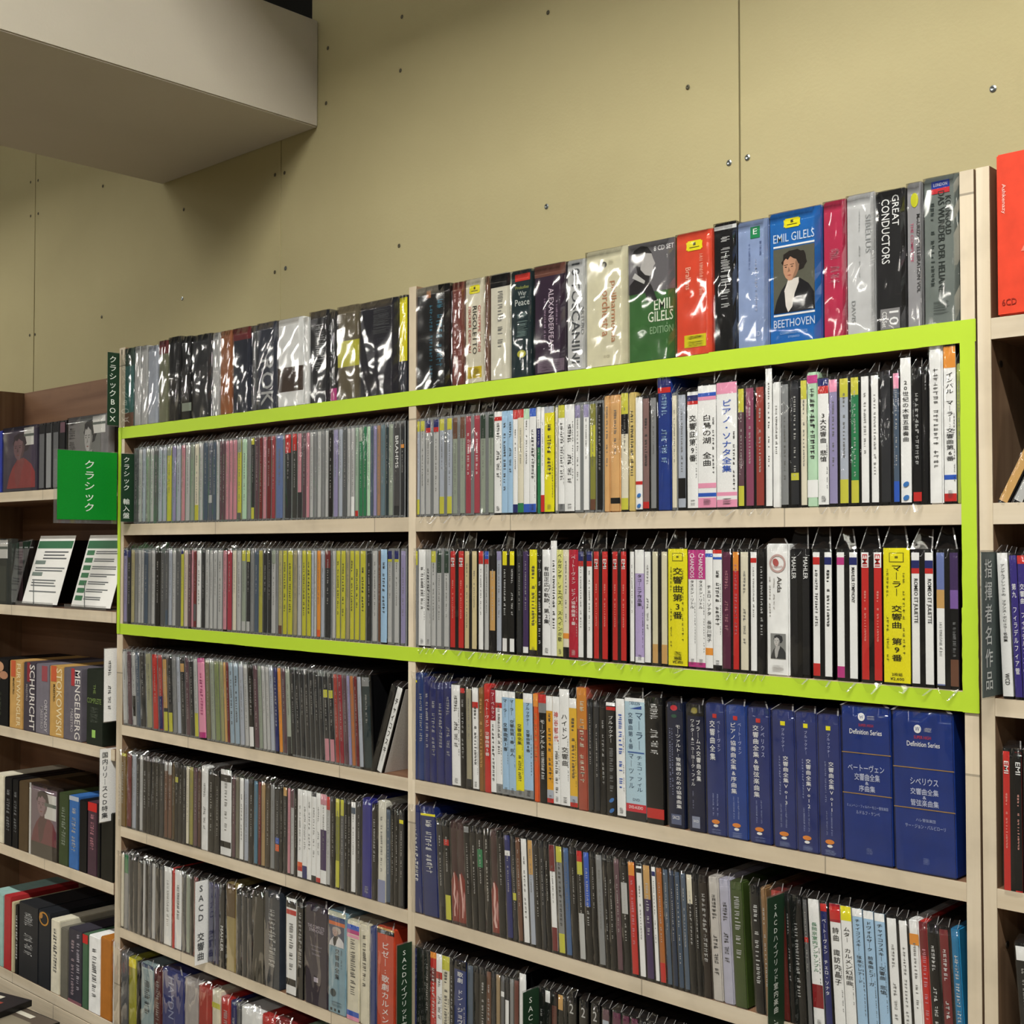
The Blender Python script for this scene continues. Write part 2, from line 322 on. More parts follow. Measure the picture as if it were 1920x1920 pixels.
# decorations: key -> list of (op, args...) in fractions of the front; z counted from the top
def lines_block(n, x0, x1, z0, z1, c, op='h'): return [('g', x0, x1, z0, z1, c)]
DECO = {
 'emboss': [('g', .3, .8, .08, .35, 'q'), ('h', 'COLLECTION', .15, .85, .40, .45, '#3c3c48')],
 'bluetext': [('r', .3, .42, .04, .11, '#a8642c'), ('g', .38, .48, .18, .9, '#3f84a0'), ('g', .58, .78, .14, .8, '#3f84a0')],
 'pinktext': [('g', .15, .35, .1, .8, '#d8a8a4'), ('g', .5, .8, .08, .82, '#d8a8a4')],
 'rigoletto': [('cart', .22, .78, .06, .14), ('v', 'GIUSEPPE VERDI', .68, .82, .26, .7, '#c05a50'), ('v', 'RIGOLETTO', .4, .62, .26, .72, '#3a382e'), ('v', 'FISCHER DIESKAU', .18, .32, .26, .7, '#c05a50'), ('r', .14, .86, .84, .95, '#d8c020'), ('g', .2, .8, .85, .94, '#5a4a10')],
 'war': [('r', .2, .9, .035, .1, '#c83830'), ('h', 'Prokofiev', .22, .85, .145, .175, '#a8b060'), ('h', 'War', .34, .74, .195, .235, '#d0d8d4'), ('h', 'and', .44, .66, .24, .262, '#d0d8d4'), ('h', 'Peace', .2, .88, .27, .33, '#d0d8d4'), ('g', .25, .8, .4, .62, '#7c9290'), ('e', .5, .78, .2, .035, '#b8b83c')],
 'alex': [('v', 'ALEXANDERFEAST', .46, .62, .22, .8, '#d8c8d8'), ('g', .3, .38, .3, .7, '#a890a8'), ('g', .68, .75, .34, .56, '#a890a8'), ('e', .24, .845, .11, .014, 'w'), ('r', .1, .95, .87, .98, '#7a6a7a'), ('g', .15, .9, .88, .97, '#342438')],
 'tosc': [('v', '10 TOSCANINI', .25, .68, .03, .93, '#4c5054'), ('v', 'ARTURO', .74, .9, .42, .68, '#8e9294')],
 'phil': [('e', .42, .13, .07, .026, '#2c2c26'), ('h', 'W', .38, .46, .118, .142, '#d9d5b8'), ('g', .52, .66, .1, .14, '#a8a48c'), ('v', 'philharmonia', .56, .72, .28, .8, '#c08a68'), ('v', 'orchestra', .38, .56, .35, .74, '#c08a68'), ('h', '10 CD', .42, .56, .9, .925, '#a8a48c')],
 'gilels': [('r', 0, 1, 0, .42, '#6a686c'), ('pf',), ('h', '8 CD SET', .55, .97, .045, .085, 'w'), ('h', 'EMIL', .55, .95, .49, .58, '#e8f0dc'), ('h', 'GILELS', .42, .95, .585, .68, '#e8f0dc'), ('h', 'EDITION', .46, .95, .7, .79, '#8fb48a')],
 'redbox': [('cart', .28, .72, .07, .15), ('v', 'Brahms', .26, .4, .28, .46, '#f0b8a0'), ('g', .62, .74, .18, .52, '#f0b8a0'), ('r', .22, .8, .83, .93, '#d8d020'), ('g', .28, .75, .84, .925, '#5a4a10')],
 'lightblue': [('r', .42, .72, .05, .14, '#1e8a54'), ('h', 'E', .5, .64, .065, .11, 'w'), ('g', .35, .42, .18, .38, '#5a6c9c'), ('g', .55, .64, .3, .72, '#c4d0ec'), ('g', .7, .78, .17, .28, '#4a5c8c'), ('h', 'CD', .5, .72, .87, .91, '#c4d0ec')],
 'beet': [('cart', .28, .6, .055, .125), ('h', 'EMIL GILELS', .08, .86, .155, .235, '#cfe0f4'), ('r', .08, .86, .252, .266, 'w'), ('p', .08, .86, .275, .762), ('r', .08, .86, .772, .786, 'w'), ('h', 'BEETHOVEN', .08, .86, .8, .885, '#cfe0f4'), ('h', 'COMPACT DISCS', .2, .72, .905, .925, '#9cc0e8'), ('h', 'STEREO', .3, .62, .94, .955, '#9cc0e8')],
 'sib': [('v', 'SIBELIUS', .66, .84, .1, .48, '#9a9ea0'), ('g', .42, .48, .12, .6, '#b4b8ba'), ('v', 'DAVIS', .16, .3, .74, .92, '#9a9ea0')],
 'cond': [('v', 'CONDUCTORS', .18, .46, .06, .52, 'w'), ('v', 'GREAT', .55, .78, .04, .26, 'w'), ('r', .12, .78, .84, .985, '#8a8a8c'), ('v', '10', .42, .74, .86, .96, 'w'), ('v', 'CD-Set', .18, .34, .86, .97, 'w')],
 'hop': [('e', .5, .12, .24, .05, '#cdd028'), ('v', 'MAURIZIO CELEBRATION VOL', .62, .84, .22, .76, '#3a3a3c'), ('v', 'THE COMPLETE', .24, .42, .24, .58, '#c4607c')],
 'korn': [('r', .22, .72, .03, .08, '#1c3a9c'), ('h', 'LONDON', .28, .66, .04, .07, 'w'), ('r', .22, .72, .08, .115, '#c83038'), ('v', 'KORNGOLD', .6, .76, .14, .4, '#2c3432'), ('v', 'DAS WUNDER DER HELIANE', .4, .58, .1, .78, '#2c3432'), ('g', .18, .3, .17, .74, '#3a4442'), ('g', .2, .7, .84, .93, '#2c3432')],
 'brahms': [('v', 'BRAHMS', .25, .7, .14, .5, 'w')],
 'ellipse': [('e2', .5, .86, .26, .016), ('e2', .5, .95, .26, .016)],
 'aida': [('ring', .5, .15, .36, .07), ('v', 'Aida', .48, .68, .25, .37, '#4a4644'), ('g', .3, .38, .26, .5, '#a8a09a'), ('g', .12, .2, .25, .56, '#a8a09a'), ('pbw', .18, .84, .68, .87), ('g', .2, .8, .92, .97, '#9a938e')],
 'mahler6': [('r', 0, 1, 0, .03, 'w'), ('h', 'DENON', .25, .78, .025, .06, '#3a4a6c'), ('tri', .25, .85, .062, .09), ('c', 'マ｜ラ｜', .55, .9, .12, .42, '#33506e'), ('c', '交響曲第6番', .16, .4, .12, .42, '#33506e'), ('r', .12, .95, .44, .452, '#3c64a8'), ('c', 'チェコ・フィル', .56, .86, .47, .76, '#33506e'), ('c', 'マ｜ツァル', .16, .42, .46, .74, '#33506e'), ('h', 'DVD', .35, .7, .82, .84, '#33506e'), ('r', 0, 1, .865, .93, '#d03040'), ('r', 0, 1, .93, 1, '#26262a'), ('h', 'DVD-AUDIO', .15, .85, .88, .905, 'w')],
 'moz': [('e', .45, .045, .2, .022, '#c82c3c'), ('e', .45, .11, .16, .014, '#2c5c48'), ('c', 'モ｜ツァルト:管楽器のための協奏曲集', .5, .84, .18, .84, 'w'), ('g', .14, .24, .2, .68, '#8c94b4'), ('g', .28, .36, .2, .74, '#8c94b4'), ('r', .2, .78, .89, .97, '#5a6484'), ('h', 'SACD', .28, .7, .9, .93, 'w')],
 'brahmswal': [('r', 0, 1, 0, .09, '#0c0c0c'), ('e', .45, .05, .18, .025, '#8c8430'), ('c', 'ブラ｜ムス交響曲全集', .52, .78, .12, .6, 'w'), ('c', 'ワルタ｜&ニュ｜ヨ｜ク・フィル', .22, .44, .12, .64, 'w'), ('g', .26, .34, .68, .82, '#9098b8'), ('r', .22, .66, .88, .97, '#8c94ac'), ('h', 'SACD', .3, .6, .9, .93, 'w')],
 'haydn': [('v', 'HAYDN', .3, .55, .08, .55, '#9aa4c8')],
 'complete': [('h', 'THE COMPLETE', .12, .86, .2, .235, '#b8b0c0'), ('h', 'SYMPHONIES', .18, .82, .24, .272, '#b8b0c0'), ('h', 'Giuseppe Sinopoli', .25, .75, .4, .42, '#8c849c'), ('h', 'Staatskapelle', .25, .75, .44, .46, '#8c849c'), ('h', 'Dresden', .28, .72, .48, .5, '#8c849c'), ('r', .4, .58, .72, .765, '#c8c0d0')],
 'portrait': [('r', 0, 1, 0, .05, '#c8ccb8'), ('r', .05, .95, .05, .1, '#2c4a7c'), ('r', .05, .95, .1, .135, '#d8703c'), ('pw', .06, .9, .14, .34), ('c', '交響曲全集', .4, .65, .36, .66, '#26323c'), ('g', .72, .8, .36, .55, '#4a5c68'), ('e', .3, .8, .16, .038, '#34444c'), ('g', .15, .85, .88, .93, '#34505c'), ('sq3', .15, .7, .95, .975)],
 'cover1': [('p2', .12, .95, .06, .95), ('st', .62, .9, .03, .3)], 'cover2': [('pbw', .3, .8, .02, .98), ('st', .62, .92, .02, .26), ('g', .02, .2, .05, .5, '#5a5a5e')],
 'cover3': [('st', .4, .85, .02, .3), ('r', .1, .8, .42, .95, '#4c524c')],
 'cover4': [('r', 0, .06, 0, 1, 'w'), ('p3', .08, .97, .03, .8), ('st', .55, .95, .1, .44), ('e', .82, .72, .06, .04, '#a8a83c')],
 'flowers': [('e', .4, .12, .3, .08, '#c89a78'), ('e', .7, .24, .25, .06, '#b8876a'), ('e', .3, .3, .2, .05, '#8a6a4a'), ('g', .3, .6, .5, .85, '#5c6450')],
 'furt': [('r', .1, .45, 0, .24, '#c8603c'), ('v', 'FURTWANGLER', .5, .9, .04, .96, '#efe0b8'), ('v', 'MAESTRO', .2, .42, .26, .5, '#2c2620')],
 'schu': [('r', .3, .55, 0, .28, '#8c3038'), ('v', 'SCHURICHT', .52, .95, .03, .97, '#ece8e4'), ('v', 'MAESTRO', .18, .4, .32, .56, '#b0a8a8')],
 'orma': [('r', .45, .85, .02, .24, '#9c4c54'), ('v', 'ORMANDY', .6, .92, .5, .96, '#d0ccd0'), ('v', 'MAESTRO', .38, .56, .6, .92, '#b8b4b8')],
 'stok': [('r', .1, .5, 0, .22, '#c8603c'), ('v', 'STOKOWSKI', .5, .92, .03, .96, '#efe0b8'), ('v', 'MAESTRO', .24, .44, .26, .5, '#2c2620')],
 'meng': [('r', .42, .6, 0, .24, '#b03c40'), ('v', 'MENGELBERG', .6, .95, .02, .97, '#ece8e4'), ('v', 'MAESTRO', .4, .54, .56, .88, '#c0bcc0')],
 'greenbox': [('v', 'THE', .38, .6, .2, .32, '#7c9454'), ('h', 'COMPLETE', .05, .9, .38, .45, '#7c9454'), ('g', .2, .75, .5, .7, '#6c7468'), ('r', .35, .55, .8, .9, '#9cc868')],
 'gold': [('ring', .45, .1, .4, .09), ('e', .2, .07, .14, .04, '#b08048')], 'pinkcover': [('g', .2, .45, .15, .9, '#a898a0'), ('g', .6, .85, .05, .8, '#c0bcc8'), ('r', 0, 1, .96, 1, '#8a5c64')],
 'redbig': [('v', 'Ashkenazy', .1, .2, .14, .42, '#f4c8c0'), ('h', '6CD', .1, .4, .9, .94, '#8c2418'), ('tri2', .5, .95, .5, .62)],
 'marble': [('mb', 0, 1, .5, 1)],
}
for i, (a, b) in enumerate([('ベ｜ト｜ヴェン', '交響曲全集'), ('ベ｜ト｜ヴェン', 'ピアノ協奏曲全集&序曲集'), ('シベリウス', '交響曲全集&管弦楽曲集'), ('ブルックナ｜', '交響曲全集Vol3'), ('ブルックナ｜', '交響曲全集Vol2'), ('ブルックナ｜', '交響曲全集Vol1')]):
    lo, L_ = (.12, .34) if i < 3 else (.16, .32)
    DECO['bset%d' % i] = [('r', .38, .58, .08, .11, 'r' if i < 3 else 'y'), ('c', a, .6, .76, .13, .36 if i < 3 else .3, '#c0c8e8'), ('c', b, .22, .5, .13, .13 + .06 * len(b) if i == 0 else .66, 'w'),
                          ('g', .3, .38, .68, .85, '#a0acd4'), ('g', .52, .6, .68, .85, '#a0acd4'), ('e', .45, .895, .2, .016, '#e08838'), ('e', .45, .925, .12, .01, 'w'), ('g', .2, .75, .95, .985, '#90a0cc')]
    if i >= 3: DECO['bset%d' % i][1:3] = [('c', a, .42, .56, .13, .3, '#c0c8e8'), ('c', b, .46, .7, .33, .68, 'w'), ('g', .28, .36, .33, .62, '#a0acd4')]
DECO['def1'] = [('e', .42, .07, .07, .026, 'w'), ('h', 'W', .38, .46, .055, .085, '#12307c'), ('g', .52, .7, .06, .085, 'w'), ('h', 'SUPER HIGH', .36, .66, .11, .135, '#c03040'), ('h', 'Definition Series', .17, .83, .145, .185, 'w'), ('r', 0, 1, .3, .305, '#a88448'), ('h', 'ベートーヴェン', .12, .86, .37, .42, '#c8d0e8'), ('h', '交響曲全集', .25, .77, .43, .475, '#c8d0e8'), ('h', '&', .47, .54, .48, .5, '#c8d0e8'), ('h', '序曲集', .34, .67, .505, .545, '#c8d0e8'), ('r', 0, 1, .56, .565, '#a88448'), ('h', 'ミュンヘン・フィルハーモニー管弦楽団', .08, .92, .63, .65, '#a0acd0'), ('h', 'ルドルフ・ケンペ', .27, .75, .665, .695, '#a0acd0'), ('g', .45, .6, .9, .94, '#7c8cc0')]
DECO['def2'] = [('e', .42, .11, .06, .026, 'w'), ('h', 'W', .38, .455, .095, .125, '#12307c'), ('g', .52, .66, .1, .125, 'w'), ('h', 'SUPER HIGH', .36, .64, .15, .172, '#c03040'), ('h', 'Definition Series', .24, .78, .18, .225, 'w'), ('r', 0, 1, .35, .355, '#a88448'), ('h', 'シベリウス', .28, .74, .41, .455, '#c8d0e8'), ('h', '交響曲全集', .28, .74, .475, .515, '#c8d0e8'), ('h', '&', .48, .54, .52, .54, '#c8d0e8'), ('h', '管弦楽曲集', .28, .74, .545, .585, '#c8d0e8'), ('r', 0, 1, .6, .605, '#a88448'), ('h', 'ハレ管弦楽団', .36, .68, .66, .68, '#a0acd0'), ('h', 'サー・ジョン・バルビローリ', .18, .84, .695, .725, '#a0acd0'), ('g', .45, .58, .9, .94, '#7c8cc0')]
def decorate(p, key, w, h, ybase=-.6):
    X = lambda u: u * w
    Z = lambda v: (1 - v) * h
    for d in DECO[key]:
        op = d[0]
        if op == 'r': block('printed_panel', p, ink(d[5]), X(d[1]), X(d[2]), -.35, 0, Z(d[4]), Z(d[3]))
        elif op in 'hvc': put_text(p, d[1], op, X(d[2]), X(d[3]), Z(d[5]), Z(d[4]), d[6], -.45)
        elif op == 'g': obj('small_print', GREEK[R.randrange(8)], p, ink(d[5]), (X(d[1]) * MM, -.0004, Z(d[4]) * MM), ((d[2] - d[1]) * w * MM, 1, (d[4] - d[3]) * h * MM))
        elif op == 'e': disc(p, 'emblem', d[5], X(d[1]), Z(d[2]), d[3] * w, d[4] * h, -.42)
        elif op == 'e2': disc(p, 'emblem', '#3a78c0', X(d[1]), Z(d[2]), d[3] * w * 1.15, d[4] * h, -1.0, tilt=.6)
        elif op == 'cart': cartouche(p, X(d[1]), X(d[2]), Z(d[4]), Z(d[3]), -.4)
        elif op == 'p': portrait(p, X(d[1]), X(d[2]), Z(d[4]), Z(d[3]), y=-.42)
        elif op == 'p2': portrait(p, X(d[1]), X(d[2]), Z(d[4]), Z(d[3]), '#544a60', '#3a2c3c', '#8e6c74', '#a8484c', '#9c5054', y=-.42)
        elif op == 'p3': portrait(p, X(d[1]), X(d[2]), Z(d[4]), Z(d[3]), '#8c7884', '#3a2c30', '#a88890', '#7c3040', '#5c3038', y=-.42)
        elif op == 'pw': portrait(p, X(d[1]), X(d[2]), Z(d[4]), Z(d[3]), '#54586c', '#b8b0ac', '#c0a49c', '#d8d8dc', '#26262c', y=-.42)
        elif op == 'pbw': portrait(p, X(d[1]), X(d[2]), Z(d[4]), Z(d[3]), '#8c8e8c', '#34363a', '#c8c8c6', '#3a3c3e', '#b8b8b6', y=-.42)
        elif op == 'pf':       # profile head and shoulders
            P = [(.02, .42), (.02, .34), (.12, .30), (.2, .26), (.17, .2), (.1, .17), (.06, .11), (.12, .05), (.28, .02), (.42, .04), (.5, .09), (.53, .14), (.58, .19), (.54, .21), (.55, .26), (.46, .285), (.44, .33), (.5, .37), (.62, .5), (.4, .5), (.36, .42)]
            poly(p, 'picture', '#2a282a', [(X(a), Z(b)) for a, b in P], -.45)
            Q = [(.26, .12), (.4, .09), (.5, .1), (.53, .14), (.58, .19), (.54, .21), (.55, .26), (.46, .285), (.36, .27), (.26, .22)]
            poly(p, 'picture_face', '#b8b6b4', [(X(a), Z(b)) for a, b in Q], -.5); poly(p, 'picture_collar', '#c4c4c2', [(X(.08), Z(.28)), (X(.14), Z(.24)), (X(.36), Z(.32)), (X(.34), Z(.345))], -.5)
            disc(p, 'picture_ear', '#8e8c8a', X(.24), Z(.17), .045 * w, .025 * h, -.52, 10, .05)
        elif op == 'ring':
            V, F = [], []; n = 24; cx, cz = X(d[1]), Z(d[2])
            for k in range(n):
                a = 2 * PI * k / n
                for s in (1, .78): V.append(((cx + d[3] * w * s * math.cos(a)) * MM, -.00045, (cz + d[4] * h * s * math.sin(a)) * MM))
            F = [(2 * k, 2 * k + 1, (2 * k + 3) % (2 * n), (2 * k + 2) % (2 * n)) for k in range(n)]
            obj('emblem_ring', mesh('ring', V, F), p, ink('#c08a38' if key == 'gold' else '#c8a8a4'))
            if key == 'aida': disc(p, 'emblem', '#b85a58', cx - 2, cz + 1, w * .12, h * .03, -.5, tilt=.5); put_text(p, 'Legends', 'h', cx - w * .3, cx + w * .3, cz - h * .035, cz - h * .015, '#b89090', -.55)
        elif op == 'tri': poly(p, 'emblem', '#3050a0', [(X(d[1]), Z(d[4])), (X(d[2]), Z(d[4])), (X(d[2]), Z(d[3]))], -.42)
        elif op == 'tri2': poly(p, 'emblem', '#e88070', [(X(d[1]), Z(d[4])), (X(d[2]), Z(d[4])), (X((d[1] + d[2]) / 2), Z(d[3]))], -.42)
        elif op == 'st':
            s = block('price_sticker', p, LEAF, X(d[1]), X(d[2]), -.6, -.4, Z(d[4]), Z(d[3]))
            block('sticker_bar', p, ink('#6f7a74'), X(d[1]), X(d[2]), -.7, -.6, Z(d[3] + (d[4] - d[3]) * .5), Z(d[3] + (d[4] - d[3]) * .36))
            put_text(p, 'JAZZ', 'h', X(d[1]) + 3, X(d[2]) - 3, Z(d[3] + (d[4] - d[3]) * .48), Z(d[3] + (d[4] - d[3]) * .38), 'w', -.75) if False else None
        elif op == 'sq3':
            for k in range(3): block('emblem', p, ink('#1c2c34'), X(d[1] + k * .22), X(d[1] + k * .22 + .1), -.5, -.35, Z(d[4]), Z(d[3]))
        elif op == 'mb':
            r = random.Random(R.random()); z = Z(.98)
            poly(p, 'printed_picture', '#84342c', [(X(.02), Z(1) + 4), (X(.98), Z(1) + 4), (X(.98), Z(.55)), (X(.5), Z(.48)), (X(.02), Z(.58))], -.62)
            P, x = [], .3
            for k in range(7): P.append((X(x + r.uniform(-.1, .2)), Z(.5 + .07 * k)))
            Q = [(a + r.uniform(.12, .34) * w, b) for a, b in reversed(P)]
            poly(p, 'printed_streak', '#dcb8b0', P + Q, -.68)
            V = [(X(.5), Z(.98)), (X(.75), Z(.86)), (X(.6), Z(.75)), (X(.8), Z(.66)), (X(.95), Z(.7)), (X(.86), Z(.84))]
            poly(p, 'printed_streak', '#c08a84', V, -.7)

